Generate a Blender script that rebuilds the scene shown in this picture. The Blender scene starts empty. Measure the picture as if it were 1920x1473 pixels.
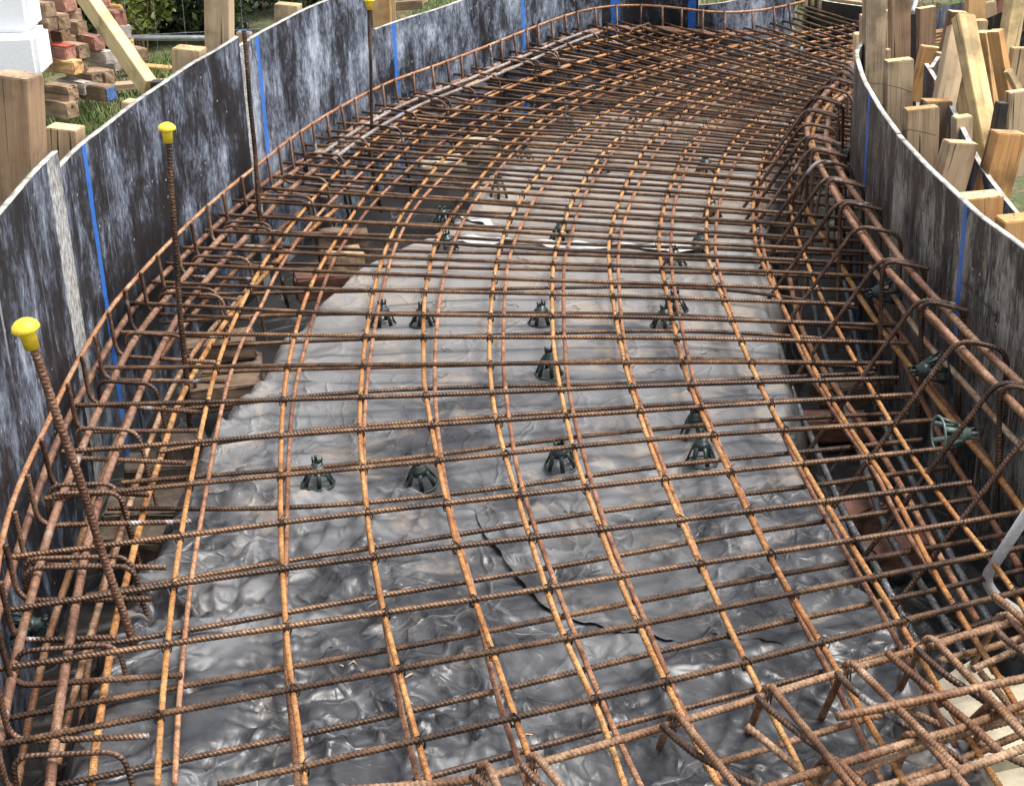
import bpy, math, random
import numpy as np
from mathutils import Vector, Matrix
rnd = random.Random(7); nr = np.random.RandomState(5)
scene = bpy.context.scene
# ------------------------------------------------------------------ camera, sky, sun, exposure
F = 3034.0; CX, CY = 960.0, 736.5; H = 1.85
up = np.array([-260., 6864., 3034.]); up /= np.linalg.norm(up)
fw = np.array([0, 0, -1.]); Yc = fw - up*fw.dot(up); Yc /= np.linalg.norm(Yc); Xc = np.cross(Yc, up)
M = np.array([Xc, Yc, up])
cam_d = bpy.data.cameras.new('camera'); cam = bpy.data.objects.new('camera', cam_d)
scene.collection.objects.link(cam); scene.camera = cam
mw = Matrix.Identity(4)
for i in range(3):
    for j in range(3): mw[i][j] = M[i][j]
mw[2][3] = H
cam.matrix_world = mw
cam_d.sensor_width = 36; cam_d.lens = F/1920*36; cam_d.clip_end = 1000; cam_d.clip_start = .05

SUN_EL, SUN_AZ = 67.0, 96.0          # azimuth clockwise from +Y (sun stands high on the right)
world = bpy.data.worlds.new("World"); scene.world = world; world.use_nodes = True
wn = world.node_tree; wn.nodes.clear()
sky = wn.nodes.new('ShaderNodeTexSky'); sky.sky_type = 'NISHITA'; sky.sun_disc = False
sky.sun_elevation = math.radians(SUN_EL); sky.sun_rotation = math.radians(SUN_AZ)
sky.air_density = 1.0; sky.dust_density = 3.0; sky.ozone_density = 1.0
bg = wn.nodes.new('ShaderNodeBackground'); bg.inputs['Strength'].default_value = .15
wo = wn.nodes.new('ShaderNodeOutputWorld')
# unseen cloud pattern, added to whiten the sky light and vary reflections
tc = wn.nodes.new('ShaderNodeTexCoord'); cn = wn.nodes.new('ShaderNodeTexNoise'); cn.inputs['Scale'].default_value = 3.6; cn.inputs['Detail'].default_value = 5; cn.inputs['Roughness'].default_value = .55
wn.links.new(tc.outputs['Generated'], cn.inputs['Vector'])
cr = wn.nodes.new('ShaderNodeValToRGB'); cr.color_ramp.elements[0].position = .42; cr.color_ramp.elements[0].color = (.45, .46, .48, 1); cr.color_ramp.elements[1].position = .58; cr.color_ramp.elements[1].color = (1.75, 1.73, 1.68, 1)
wn.links.new(cn.outputs['Fac'], cr.inputs[0])
bw = wn.nodes.new('ShaderNodeRGBToBW'); wn.links.new(sky.outputs[0], bw.inputs[0])
mg = wn.nodes.new('ShaderNodeMix'); mg.data_type = 'RGBA'; mg.inputs[0].default_value = .72; wn.links.new(sky.outputs[0], mg.inputs[6]); wn.links.new(bw.outputs[0], mg.inputs[7])
mm_ = wn.nodes.new('ShaderNodeMix'); mm_.data_type = 'RGBA'; mm_.blend_type = 'MULTIPLY'; mm_.inputs[0].default_value = 1; wn.links.new(mg.outputs[2], mm_.inputs[6]); wn.links.new(cr.outputs[0], mm_.inputs[7])
wn.links.new(mm_.outputs[2], bg.inputs[0]); wn.links.new(bg.outputs[0], wo.inputs[0])
sl = bpy.data.lights.new('sun', 'SUN'); sl.energy = 1.5; sl.angle = math.radians(18); sl.color = (1, .96, .90)
so = bpy.data.objects.new('sun', sl); scene.collection.objects.link(so)
sd = Vector((math.sin(math.radians(SUN_AZ))*math.cos(math.radians(SUN_EL)), math.cos(math.radians(SUN_AZ))*math.cos(math.radians(SUN_EL)), math.sin(math.radians(SUN_EL))))
so.rotation_euler = sd.to_track_quat('Z', 'Y').to_euler(); so.location = (6, 4, 9)
scene.view_settings.view_transform = 'Standard'; scene.view_settings.look = 'None'
scene.view_settings.exposure = 1.4; scene.view_settings.gamma = 1
scene.render.engine = 'CYCLES'

# ------------------------------------------------------------------ survey helpers (camera station -> site coordinates)
def ray(px, py): return M @ np.array([px-CX, -(py-CY), -F])
def W(px, py, z=0.):
    d = ray(px, py); t = (z-H)/d[2]; return np.array([d[0]*t, d[1]*t, z])
def Q(px, py, Y):
    d = ray(px, py); t = Y/d[1]; return np.array([d[0]*t, Y, H+d[2]*t])
def hit(px, py, curve):
    d = ray(px, py); best = None
    for i in range(len(curve)-1):
        a, b = curve[i], curve[i+1]; e = b-a
        den = d[0]*e[1]-d[1]*e[0]
        if abs(den) < 1e-9: continue
        t = (a[0]*e[1]-a[1]*e[0])/den; u = (a[0]*d[1]-a[1]*d[0])/den
        if -1e-6 <= u <= 1+1e-6 and t > 0 and (best is None or t < best[0]):
            best = (t, i+u)
    if best is None: return None
    t, s = best; return np.array([d[0]*t, d[1]*t, H+d[2]*t]), s
def S(px, py, z): return W(px, py, z)
def smooth(P, step=.03):
    P = np.array(P, float)
    if len(P) < 3:
        n = max(2, int(np.linalg.norm(P[-1]-P[0])/step)+1); return P[0]+(P[-1]-P[0])*np.linspace(0, 1, n)[:, None]
    Q_ = np.vstack([2*P[0]-P[1], P, 2*P[-1]-P[-2]]); out = []
    for i in range(1, len(Q_)-2):
        n = max(1, int(np.linalg.norm(Q_[i+1]-Q_[i])/step))
        t = np.linspace(0, 1, n, endpoint=False)[:, None]
        p0, p1, p2, p3 = Q_[i-1], Q_[i], Q_[i+1], Q_[i+2]
        out.append(.5*((2*p1)+(-p0+p2)*t+(2*p0-5*p1+4*p2-p3)*t*t+(-p0+3*p1-3*p2+p3)*t**3))
    out.append(P[-1:]); return np.vstack(out)
def fair(P, it=3):
    P = np.array(P, float)
    for _ in range(it): P[1:-1] = .25*P[:-2]+.5*P[1:-1]+.25*P[2:]
    return P
def fillet(P, r, n=6):
    P = [np.array(p, float) for p in P]; out = [P[0]]
    for i in range(1, len(P)-1):
        a, b, c = P[i-1], P[i], P[i+1]
        u = (a-b); v = (c-b); lu, lv = np.linalg.norm(u), np.linalg.norm(v); k = min(r, lu*.49, lv*.49)
        p, q = b+u/lu*k, b+v/lv*k
        for t in np.linspace(0, 1, n): out.append((1-t)**2*p+2*t*(1-t)*b+t*t*q)
    out.append(P[-1]); return np.array(out)
def arclen(P): return np.concatenate([[0], np.cumsum(np.linalg.norm(np.diff(P, axis=0), axis=1))])
def resample(P, n):
    s = arclen(P); t = np.linspace(0, s[-1], n); return np.array([np.interp(t, s, P[:, k]) for k in range(P.shape[1])]).T
def offset2(P, d):
    T = np.gradient(P[:, :2], axis=0); T /= np.linalg.norm(T, axis=1)[:, None]
    O = P.copy(); O[:, 0] += T[:, 1]*d; O[:, 1] -= T[:, 0]*d; return O   # + = to the right of travel

# ------------------------------------------------------------------ mesh helpers
def fastmesh(name, V, Fc, uv=None, sm=True, k=None):
    me = bpy.data.meshes.new(name); V = np.asarray(V, np.float32); Fc = np.asarray(Fc, np.int32)
    n = Fc.shape[1]; me.vertices.add(len(V)); me.vertices.foreach_set('co', V.ravel())
    me.loops.add(Fc.size); me.loops.foreach_set('vertex_index', Fc.ravel())
    me.polygons.add(len(Fc)); me.polygons.foreach_set('loop_start', np.arange(0, Fc.size, n, dtype=np.int32))
    me.polygons.foreach_set('loop_total', np.full(len(Fc), n, np.int32))
    if sm: me.polygons.foreach_set('use_smooth', np.ones(len(Fc), bool))
    if uv is not None:
        l = me.uv_layers.new(name='UVMap'); l.data.foreach_set('uv', np.asarray(uv, np.float32)[Fc.ravel()].ravel())
    me.update(calc_edges=True); me.validate(); return me
def obj(name, me, mat, parent=None):
    o = bpy.data.objects.new(name, me); scene.collection.objects.link(o)
    if mat is not None and me is not None and len(me.materials) == 0: me.materials.append(mat)
    if parent is not None: o.parent = parent
    return o
def tag(o, label=None, cat=None, group=None, kind=None):
    if label: o['label'] = label
    if cat: o['category'] = cat
    if group: o['group'] = group
    if kind: o['kind'] = kind
    return o
def thing(name, label, cat, loc=(0, 0, 0), group=None):
    o = bpy.data.objects.new(name, None); scene.collection.objects.link(o); o.location = loc; o.empty_display_size = .05
    return tag(o, label, cat, group)
def struct(name, me, mat): return tag(obj(name, me, mat), kind='structure')
def tube_arrays(P, r, ribs=False, pitch=.0095, n=None, jitter=0):
    P = np.asarray(P, float)
    s0 = arclen(P); L = s0[-1]
    T = np.gradient(P, axis=0); T /= np.linalg.norm(T, axis=1)[:, None]+1e-12
    N = np.zeros_like(P); ref = np.array([0, 0, 1.]) if abs(T[0][2]) < .9 else np.array([1., 0, 0])
    v = ref-T[0]*ref.dot(T[0]); N[0] = v/np.linalg.norm(v)
    for i in range(1, len(P)):
        v = N[i-1]-T[i]*N[i-1].dot(T[i]); N[i] = v/np.linalg.norm(v)
    if ribs:
        m = int(L/(pitch/4))+2; t = np.linspace(0, L, m)
        P = np.array([np.interp(t, s0, P[:, k]) for k in range(3)]).T
        T = np.array([np.interp(t, s0, T[:, k]) for k in range(3)]).T; N = np.array([np.interp(t, s0, N[:, k]) for k in range(3)]).T
        T /= np.linalg.norm(T, axis=1)[:, None]; N /= np.linalg.norm(N, axis=1)[:, None]; s0 = t
    B = np.cross(T, N); n = n or (8 if ribs else 8); m = len(P)
    th = np.linspace(0, 2*math.pi, n, endpoint=False)+rnd.random()
    R = np.full((m, n), r)
    if ribs:
        ph = 2*math.pi*s0[:, None]/pitch+np.abs(((th[None, :]+math.pi) % (2*math.pi))-math.pi)*1.0
        w = np.clip(np.sin(ph)*1.6, -1, 1); R = r*(1+.07*w)
    V = P[:, None, :]+N[:, None, :]*(np.cos(th)[None, :, None]*R[:, :, None])+B[:, None, :]*(np.sin(th)[None, :, None]*R[:, :, None])
    V = V.reshape(-1, 3)
    i = np.arange(m-1)[:, None]*n; j = np.arange(n)[None, :]; j2 = (j+1) % n
    Fc = np.stack([i+j, i+j2, i+n+j2, i+n+j], -1).reshape(-1, 4)
    uv = np.stack([np.repeat(s0, n), np.tile(th/(2*math.pi), m)], -1)
    # end caps
    c0, c1 = len(V), len(V)+1; V = np.vstack([V, P[0]-T[0]*r*.2, P[-1]+T[-1]*r*.2]); uv = np.vstack([uv, [0, 0], [L, 0]])
    cap = [[c0, (k+1) % n, k, k] for k in range(n)]; e = (m-1)*n
    cap2 = [[c1, e+k, e+(k+1) % n, e+(k+1) % n] for k in range(n)]
    return V, Fc, uv, np.array(cap+cap2)
def tube(name, P, r, mat, parent=None, ribs=False, pitch=.0095, n=None):
    V, Fc, uv, cap = tube_arrays(P, r, ribs, pitch, n)
    me = bpy.data.meshes.new(name)
    tri = cap[:, :3]; loops = np.concatenate([Fc.ravel(), tri.ravel()]).astype(np.int32)
    ls = np.concatenate([np.arange(len(Fc))*4, len(Fc)*4+np.arange(len(tri))*3]).astype(np.int32)
    lt = np.concatenate([np.full(len(Fc), 4), np.full(len(tri), 3)]).astype(np.int32)
    me.vertices.add(len(V)); me.vertices.foreach_set('co', V.astype(np.float32).ravel())
    me.loops.add(len(loops)); me.loops.foreach_set('vertex_index', loops)
    me.polygons.add(len(ls)); me.polygons.foreach_set('loop_start', ls); me.polygons.foreach_set('loop_total', lt)
    me.polygons.foreach_set('use_smooth', np.ones(len(ls), bool))
    l = me.uv_layers.new(name='UVMap'); l.data.foreach_set('uv', uv.astype(np.float32)[loops].ravel())
    me.update(calc_edges=True)
    return obj(name, me, mat, parent)
def merge(parts):     # list of (V,F) -> V,F
    vs, fs, o = [], [], 0
    for V, Fc in parts: vs.append(V); fs.append(np.asarray(Fc)+o); o += len(V)
    return np.vstack(vs), np.vstack(fs)
def wobble(P, a=.003):
    P = P.copy(); n = len(P); t = np.linspace(0, 1, n)
    for k in range(3):
        P[:, k] += a*(.6 if k == 2 else 1)*(np.sin(t*rnd.uniform(3, 8)+rnd.uniform(0, 6))+.5*np.sin(t*rnd.uniform(9, 18)+rnd.uniform(0, 6)))
    return P

# ------------------------------------------------------------------ materials
def mat(name):
    m = bpy.data.materials.new(name); m.use_nodes = True; nt = m.node_tree; nt.nodes.clear()
    o = nt.nodes.new('ShaderNodeOutputMaterial'); b = nt.nodes.new('ShaderNodeBsdfPrincipled'); nt.links.new(b.outputs[0], o.inputs[0])
    return m, nt, b
def N(nt, t, **kw):
    n = nt.nodes.new(t)
    for k, v in kw.items():
        if k.startswith('_'): setattr(n, k[1:], v)
        else: n.inputs[k.replace('#', ' ')].default_value = v
    return n
def ramp(nt, src, stops, interp='LINEAR'):
    r = nt.nodes.new('ShaderNodeValToRGB'); r.color_ramp.interpolation = interp; e = r.color_ramp.elements
    while len(e) > 1: e.remove(e[0])
    e[0].position = stops[0][0]; e[0].color = (*stops[0][1], 1) if len(stops[0][1]) == 3 else stops[0][1]
    for p, c in stops[1:]:
        x = e.new(p); x.color = (*c, 1)
    nt.links.new(src, r.inputs[0]); return r
def g(v): return (v, v, v)
def mix(nt, fac, a, b, mode='MIX'):
    m = nt.nodes.new('ShaderNodeMix'); m.data_type = 'RGBA'; m.blend_type = mode
    for inp, v in ((m.inputs[0], fac), (m.inputs[6], a), (m.inputs[7], b)):
        if isinstance(v, (int, float)): inp.default_value = v
        elif isinstance(v, tuple): inp.default_value = (*v, 1)
        else: nt.links.new(v, inp)
    return m.outputs[2]
def math_(nt, op, a, b=0., c=None):
    m = nt.nodes.new('ShaderNodeMath'); m.operation = op
    for i, v in enumerate((a, b) if c is None else (a, b, c)):
        if isinstance(v, (int, float)): m.inputs[i].default_value = v
        else: nt.links.new(v, m.inputs[i])
    return m.outputs[0]
def noise(nt, vec, scale, detail=4, rough=.55, dist=0):
    n = N(nt, 'ShaderNodeTexNoise', Scale=scale, Detail=detail, Roughness=rough, Distortion=dist); nt.links.new(vec, n.inputs['Vector']); return n.outputs['Fac']
def mapping(nt, vec, scale=(1, 1, 1), loc=(0, 0, 0), rot=(0, 0, 0)):
    m = nt.nodes.new('ShaderNodeMapping'); m.inputs['Scale'].default_value = scale; m.inputs['Location'].default_value = loc; m.inputs['Rotation'].default_value = rot
    nt.links.new(vec, m.inputs['Vector']); return m.outputs[0]
def coord(nt, which='Object'): return nt.nodes.new('ShaderNodeTexCoord').outputs[which]
def bump(nt, b, h, strength=.5, dist=.01):
    n = N(nt, 'ShaderNodeBump', Strength=strength, Distance=dist); nt.links.new(h, n.inputs['Height']); nt.links.new(n.outputs[0], b.inputs['Normal'])

def rust(name, c1, c2, c3, metal=.25, rough=.62, ribs=True, scale_c=None):
    m, nt, b = mat(name); pos = nt.nodes.new('ShaderNodeNewGeometry').outputs['Position']
    n1 = noise(nt, pos, 9, 5, .6); n2 = noise(nt, pos, 90, 4, .7); n3 = noise(nt, pos, 3.3, 3)
    inf = nt.nodes.new('ShaderNodeObjectInfo').outputs['Random']
    f = math_(nt, 'ADD', math_(nt, 'MULTIPLY', n1, .75), math_(nt, 'ADD', math_(nt, 'MULTIPLY', n3, .42), math_(nt, 'MULTIPLY', inf, .13)))
    r = ramp(nt, f, [(.42, c1), (.6, c2), (.8, c3)])
    sp = ramp(nt, n2, [(.42, g(.6)), (.58, g(1.15)), (.8, g(1.4))])
    col = mix(nt, 1., r.outputs[0], sp.outputs[0], 'MULTIPLY')
    if scale_c:
        n4 = noise(nt, pos, 5, 5, .7, .4); k = ramp(nt, n4, [(.6, g(0)), (.68, g(1))]); col = mix(nt, k.outputs[0], col, scale_c)
    nt.links.new(col, b.inputs['Base Color']); b.inputs['Metallic'].default_value = metal; b.inputs['Roughness'].default_value = rough
    uv = coord(nt, 'UV'); sx = nt.nodes.new('ShaderNodeSeparateXYZ'); nt.links.new(uv, sx.inputs[0])
    if ribs:
        ab = math_(nt, 'ABSOLUTE', math_(nt, 'SUBTRACT', sx.outputs[1], .5))
        w = math_(nt, 'SINE', math_(nt, 'ADD', math_(nt, 'MULTIPLY', sx.outputs[0], 2*math.pi/.0095), math_(nt, 'MULTIPLY', ab, 12.)))
        h = math_(nt, 'ADD', math_(nt, 'MULTIPLY', w, .5), math_(nt, 'MULTIPLY', n2, .6)); bump(nt, b, h, .6, .0018)
    else: bump(nt, b, n2, .5, .002)
    return m
M_CROSS = rust('rust_dark_bar', (.028, .016, .011), (.078, .042, .024), (.22, .12, .06), .35, .42)
M_LONG = rust('rust_orange_bar', (.16, .06, .022), (.36, .15, .043), (.50, .27, .10), .1, .58)
M_LONG2 = rust('rust_red_bar', (.12, .05, .028), (.26, .11, .055), (.42, .22, .12), .15, .6)
M_THICK = rust('rust_brown_thick_bar', (.075, .036, .024), (.18, .088, .054), (.32, .18, .11), .2, .5, scale_c=(.34, .33, .32))
M_STIR = rust('rust_stirrup', (.03, .017, .012), (.085, .045, .027), (.22, .13, .085), .35, .5, scale_c=(.42, .40, .38))
M_HOOK = rust('rust_hook', (.04, .022, .014), (.11, .055, .033), (.26, .15, .09), .35, .48, scale_c=(.5, .48, .47))
M_EDGE = rust('rust_edge_bar', (.21, .085, .035), (.36, .17, .08), (.5, .36, .24), .1, .6)
M_STEEL = rust('grey_steel_bar', (.10, .10, .10), (.20, .20, .20), (.34, .34, .34), .7, .32)
M_PALEBAR = rust('pale_scaled_bar', (.13, .09, .075), (.25, .21, .19), (.38, .35, .34), .25, .5)
M_BEAM = rust('rust_light_brown_bar', (.12, .055, .028), (.28, .14, .075), (.44, .27, .17), .15, .5)
M_CAGE = rust('rust_cage_bar', (.075, .032, .015), (.19, .09, .04), (.38, .24, .145), .15, .6)
def simple(name, c, rough=.5, metal=0, nscale=30, var=.25, bs=.3):
    m, nt, b = mat(name); pos = nt.nodes.new('ShaderNodeNewGeometry').outputs['Position']; n = noise(nt, pos, nscale, 5)
    r = ramp(nt, n, [(.3, tuple(x*(1-var) for x in c)), (.7, tuple(min(1, x*(1+var)) for x in c))])
    nt.links.new(r.outputs[0], b.inputs['Base Color']); b.inputs['Roughness'].default_value = rough; b.inputs['Metallic'].default_value = metal
    bump(nt, b, n, bs, .003); return m
M_WIRE = simple('black_tie_wire', (.025, .018, .015), .45, .5)
M_CHAIR = simple('dark_green_plastic', (.018, .032, .028), .38, 0, 60, .3)
M_CHAIRP = simple('pale_green_plastic', (.12, .17, .15), .4, 0, 60, .2)
M_CAP = simple('yellow_plastic', (.78, .56, .03), .5, 0, 90, .16, .2)
M_PVC = simple('white_pvc', (.36, .36, .36), .4, 0, 120, .15)
M_FOAM = simple('white_foam', (.85, .86, .88), .8, 0, 80, .04)
M_PIPE = simple('galvanised_pipe', (.42, .45, .47), .35, .6)
M_TAPE = simple('white_film', (.50, .50, .49), .35, 0, 25, .2)
M_TAR = simple('black_post', (.02, .018, .017), .5, 0, 30, .5)
M_STONE = simple('pale_stone', (.42, .37, .27), .85, 0, 14, .35, .8)

def wood(name, c1, c2, c3, rough=.75):
    m, nt, b = mat(name); o = coord(nt, 'Object'); inf = nt.nodes.new('ShaderNodeObjectInfo').outputs['Random']
    off = nt.nodes.new('ShaderNodeVectorMath'); off.operation = 'ADD'; nt.links.new(o, off.inputs[0])
    cmb = nt.nodes.new('ShaderNodeCombineXYZ'); nt.links.new(math_(nt, 'MULTIPLY', inf, 20), cmb.inputs[0]); nt.links.new(math_(nt, 'MULTIPLY', inf, 7), cmb.inputs[2]); nt.links.new(cmb.outputs[0], off.inputs[1])
    v = off.outputs[0]
    n1 = noise(nt, mapping(nt, v, (38, 38, 2.2)), 1, 5, .6, .7); n2 = noise(nt, mapping(nt, v, (220, 220, 9)), 1, 3, .6); n3 = noise(nt, v, 6, 4, .6)
    f = math_(nt, 'ADD', math_(nt, 'MULTIPLY', n1, .6), math_(nt, 'ADD', math_(nt, 'MULTIPLY', n2, .25), math_(nt, 'MULTIPLY', inf, .2)))
    r = ramp(nt, f, [(.34, c1), (.52, c2), (.72, c3)])
    st = ramp(nt, n3, [(.34, g(.32)), (.5, g(.95)), (.75, g(1.15))])
    ck = ramp(nt, noise(nt, mapping(nt, v, (70, 70, 1.6)), 1, 2, .5), [(.30, g(0)), (.345, g(1))])
    col = mix(nt, .8, r.outputs[0], st.outputs[0], 'MULTIPLY')
    col = mix(nt, ck.outputs[0], (.05, .035, .022), col)
    # knots
    vo = N(nt, 'ShaderNodeTexVoronoi', Scale=1.); nt.links.new(mapping(nt, v, (9, 9, 2.6)), vo.inputs['Vector'])
    k = ramp(nt, vo.outputs['Distance'], [(.05, g(1)), (.1, g(0))]); col = mix(nt, k.outputs[0], col, (.07, .03, .015))
    nt.links.new(col, b.inputs['Base Color']); b.inputs['Roughness'].default_value = rough
    bump(nt, b, math_(nt, 'ADD', n1, n2), .45, .003); return m
M_PINE = wood('pine_pale', (.28, .19, .10), (.44, .31, .18), (.57, .44, .28))
M_PINEG = wood('pine_weathered', (.27, .18, .10), (.43, .31, .19), (.57, .44, .28))
M_ORANGE = wood('pine_orange', (.42, .19, .06), (.56, .31, .12), (.64, .42, .20))
M_YELL = wood('pine_yellow', (.44, .29, .11), (.60, .43, .20), (.70, .54, .30))
M_BROWN = wood('timber_brown', (.15, .085, .045), (.27, .165, .095), (.38, .25, .15))
M_OLD = wood('timber_old', (.17, .105, .06), (.31, .205, .125), (.44, .32, .20))
M_RED = wood('timber_red', (.17, .07, .045), (.30, .13, .09), (.42, .22, .16))
M_GREYW = wood('timber_grey', (.24, .20, .17), (.38, .33, .29), (.52, .47, .42))
M_SHADED = wood('timber_shaded', (.035, .025, .018), (.09, .065, .045), (.19, .14, .10))  # dark variant of the brown timber, trench shade put into its colour
M_CUT = simple('fresh_sawn_end', (.62, .44, .24), .8, 0, 60, .2)
M_PLYEDGE = simple('plywood_cut_edge', (.36, .34, .30), .8, 0, 18, .65)
M_PAINTR = simple('red_paint', (.42, .07, .04), .6, 0, 30, .3)
M_PAINTB = simple('blue_paint', (.08, .16, .36), .6, 0, 60, .45)

# ------------------------------------------------------------------ plan of the form
E_px = [(-8, 1090), (-3, 1030), (10, 982), (50, 874), (87, 798), (130, 704), (177, 624), (213, 568), (253, 524), (290, 483), (353, 420), (420, 360), (480, 313), (560, 250), (640, 200), (733, 153), (807, 127), (880, 100), (973, 63), (1040, 37), (1107, 17), (1173, 10), (1240, 12), (1280, 17), (1347, 25), (1413, 22), (1467, 13), (1507, 3)]
E = np.array([W(*p, .10) for p in E_px])
E = np.vstack([[[-.92, 2.2, .1], [-1.02, 2.6, .1], [-1.12, 3.0, .1]], E[2:]])
E = fair(resample(smooth(E), 160), 6)
LWALL = offset2(E, -.055)                      # inner face of the left form
RIM = [W(*p, .465) for p in [(1603, 92), (1613, 140), (1633, 180), (1680, 250), (1747, 320), (1803, 373), (1863, 423), (1920, 463)]]
RW = np.array([[3.3, 7.6, 0], [2.6, 7.55, 0], [2.1, 7.35, 0], [1.75, 7.0, 0], [1.52, 6.6, 0]]+[[p[0], p[1], 0] for p in RIM]+[[1.36, 3.5, 0], [1.42, 3.0, 0], [1.50, 2.5, 0], [1.6, 1.9, 0]])
RW = fair(resample(smooth(RW), 140), 4)
def interp_xy(C, y): o = np.argsort(C[:, 1]); return np.interp(y, C[o, 1], C[o, 0])

# ------------------------------------------------------------------ plywood form panels
def ply_mat(name, stripe=None, dark=0.0, tan=False, seed=0, pale_edge=None):
    m, nt, b = mat(name); uv = coord(nt, 'UV')
    sx = nt.nodes.new('ShaderNodeSeparateXYZ'); nt.links.new(uv, sx.inputs[0])
    v1 = mapping(nt, uv, (4.2, 1.9, 1), (seed, seed*.3, 0)); v2 = mapping(nt, uv, (17, 5.5, 1), (seed*2, 0, 0)); v3 = mapping(nt, uv, (85, 34, 1), (0, seed, 0))
    a = noise(nt, v1, 1, 6, .62, .5); c = noise(nt, v2, 1, 6, .65, .6); d = noise(nt, v3, 1, 4, .7)
    e = noise(nt, mapping(nt, uv, (3, 3, 1), (seed*3, 2, 0)), 1, 5, .6)
    f = math_(nt, 'ADD', math_(nt, 'MULTIPLY', a, .30), math_(nt, 'ADD', math_(nt, 'MULTIPLY', c, .30), math_(nt, 'ADD', math_(nt, 'MULTIPLY', d, .24), math_(nt, 'MULTIPLY', e, .28))))
    if tan:
        r = ramp(nt, f, [(.52+dark, (.012, .012, .011)), (.57+dark, (.028, .026, .024)), (.60+dark, (.08, .075, .068)), (.645+dark, (.20, .185, .16)), (.71+dark, (.38, .35, .30))])
        t = ramp(nt, noise(nt, mapping(nt, uv, (22, 5, 1), (5, 3, 0)), 1, 5, .7, .5), [(.58, g(0)), (.66, g(.75))])
        col = mix(nt, t.outputs[0], r.outputs[0], (.27, .215, .14))
        s2 = ramp(nt, noise(nt, mapping(nt, uv, (75, 7, 1), (2, 9, 0)), 1, 5, .7, .8), [(.54, g(0)), (.60, g(.75))]); m2 = ramp(nt, a, [(.42, g(.1)), (.58, g(1))])
        col = mix(nt, math_(nt, 'MULTIPLY', s2.outputs[0], m2.outputs[0]), col, (.40, .37, .32))
    else:
        r = ramp(nt, f, [(.505+dark, (.006, .006, .008)), (.545+dark, (.014, .015, .020)), (.575+dark, (.05, .057, .078)), (.61+dark, (.12, .14, .18)), (.67+dark, (.30, .33, .39)), (.74+dark, (.52, .54, .58))])
        col = r.outputs[0]
        w = ramp(nt, noise(nt, mapping(nt, uv, (16, .35, 1), (seed*5, 1, 0)), 1, 2, .5), [(.68, g(0)), (.74, g(.8))]); col = mix(nt, w.outputs[0], col, (.5, .52, .56))
    if pale_edge is not None:
        u0, u1 = pale_edge
        ww = math_(nt, 'ADD', sx.outputs[0], math_(nt, 'MULTIPLY', math_(nt, 'SUBTRACT', c, .5), .05))
        k = math_(nt, 'MULTIPLY', math_(nt, 'GREATER_THAN', ww, u0), math_(nt, 'LESS_THAN', ww, u1))
        pe = ramp(nt, a, [(.40, g(.25)), (.55, g(.9))]); col = mix(nt, math_(nt, 'MULTIPLY', k, pe.outputs[0]), col, mix(nt, ramp(nt, d, [(.35, g(0)), (.65, g(1))]).outputs[0], (.10, .10, .10), (.60, .59, .56)))
    for st in (stripe or []):
        u, wd, lo = st
        du = math_(nt, 'ABSOLUTE', math_(nt, 'SUBTRACT', math_(nt, 'ADD', sx.outputs[0], math_(nt, 'MULTIPLY', math_(nt, 'SUBTRACT', a, .5), .015)), u))
        k = math_(nt, 'LESS_THAN', du, math_(nt, 'ADD', wd*.55, math_(nt, 'MULTIPLY', c, wd*1.5)))
        k = math_(nt, 'MULTIPLY', k, math_(nt, 'GREATER_THAN', math_(nt, 'ADD', sx.outputs[1], math_(nt, 'MULTIPLY', c, .1)), lo))
        pt = ramp(nt, d, [(.3, g(.55)), (.5, g(.95))]); k = math_(nt, 'MULTIPLY', k, pt.outputs[0])
        col = mix(nt, math_(nt, 'MULTIPLY', k, .9), col, (.02, .15, .55))
    vo = N(nt, 'ShaderNodeTexVoronoi', Scale=1.); nt.links.new(mapping(nt, uv, (38, 38, 1)), vo.inputs['Vector']); sv = nt.nodes.new('ShaderNodeSeparateXYZ'); nt.links.new(vo.outputs['Color'], sv.inputs[0])
    sk = math_(nt, 'MULTIPLY', math_(nt, 'LESS_THAN', vo.outputs['Distance'], .16), math_(nt, 'GREATER_THAN', sv.outputs[0], .94)); col = mix(nt, math_(nt, 'MULTIPLY', sk, .8), col, (.46, .42, .36))
    sk2 = math_(nt, 'MULTIPLY', math_(nt, 'LESS_THAN', vo.outputs['Distance'], .10), math_(nt, 'LESS_THAN', sv.outputs[0], .05)); col = mix(nt, sk2, col, (.005, .005, .005))
    sc = noise(nt, mapping(nt, uv, (140, 3, 1), (0, 0, 0), (0, 0, .8)), 1, 2, .5); ks = ramp(nt, sc, [(.71, g(0)), (.74, g(.5))]); col = mix(nt, ks.outputs[0], col, (.4, .42, .45))
    nt.links.new(col, b.inputs['Base Color']); rr = ramp(nt, f, [(.4, g(.35)), (.7, g(.75))]); nt.links.new(rr.outputs[0], b.inputs['Roughness'])
    bump(nt, b, f, .25, .004); return m
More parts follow.
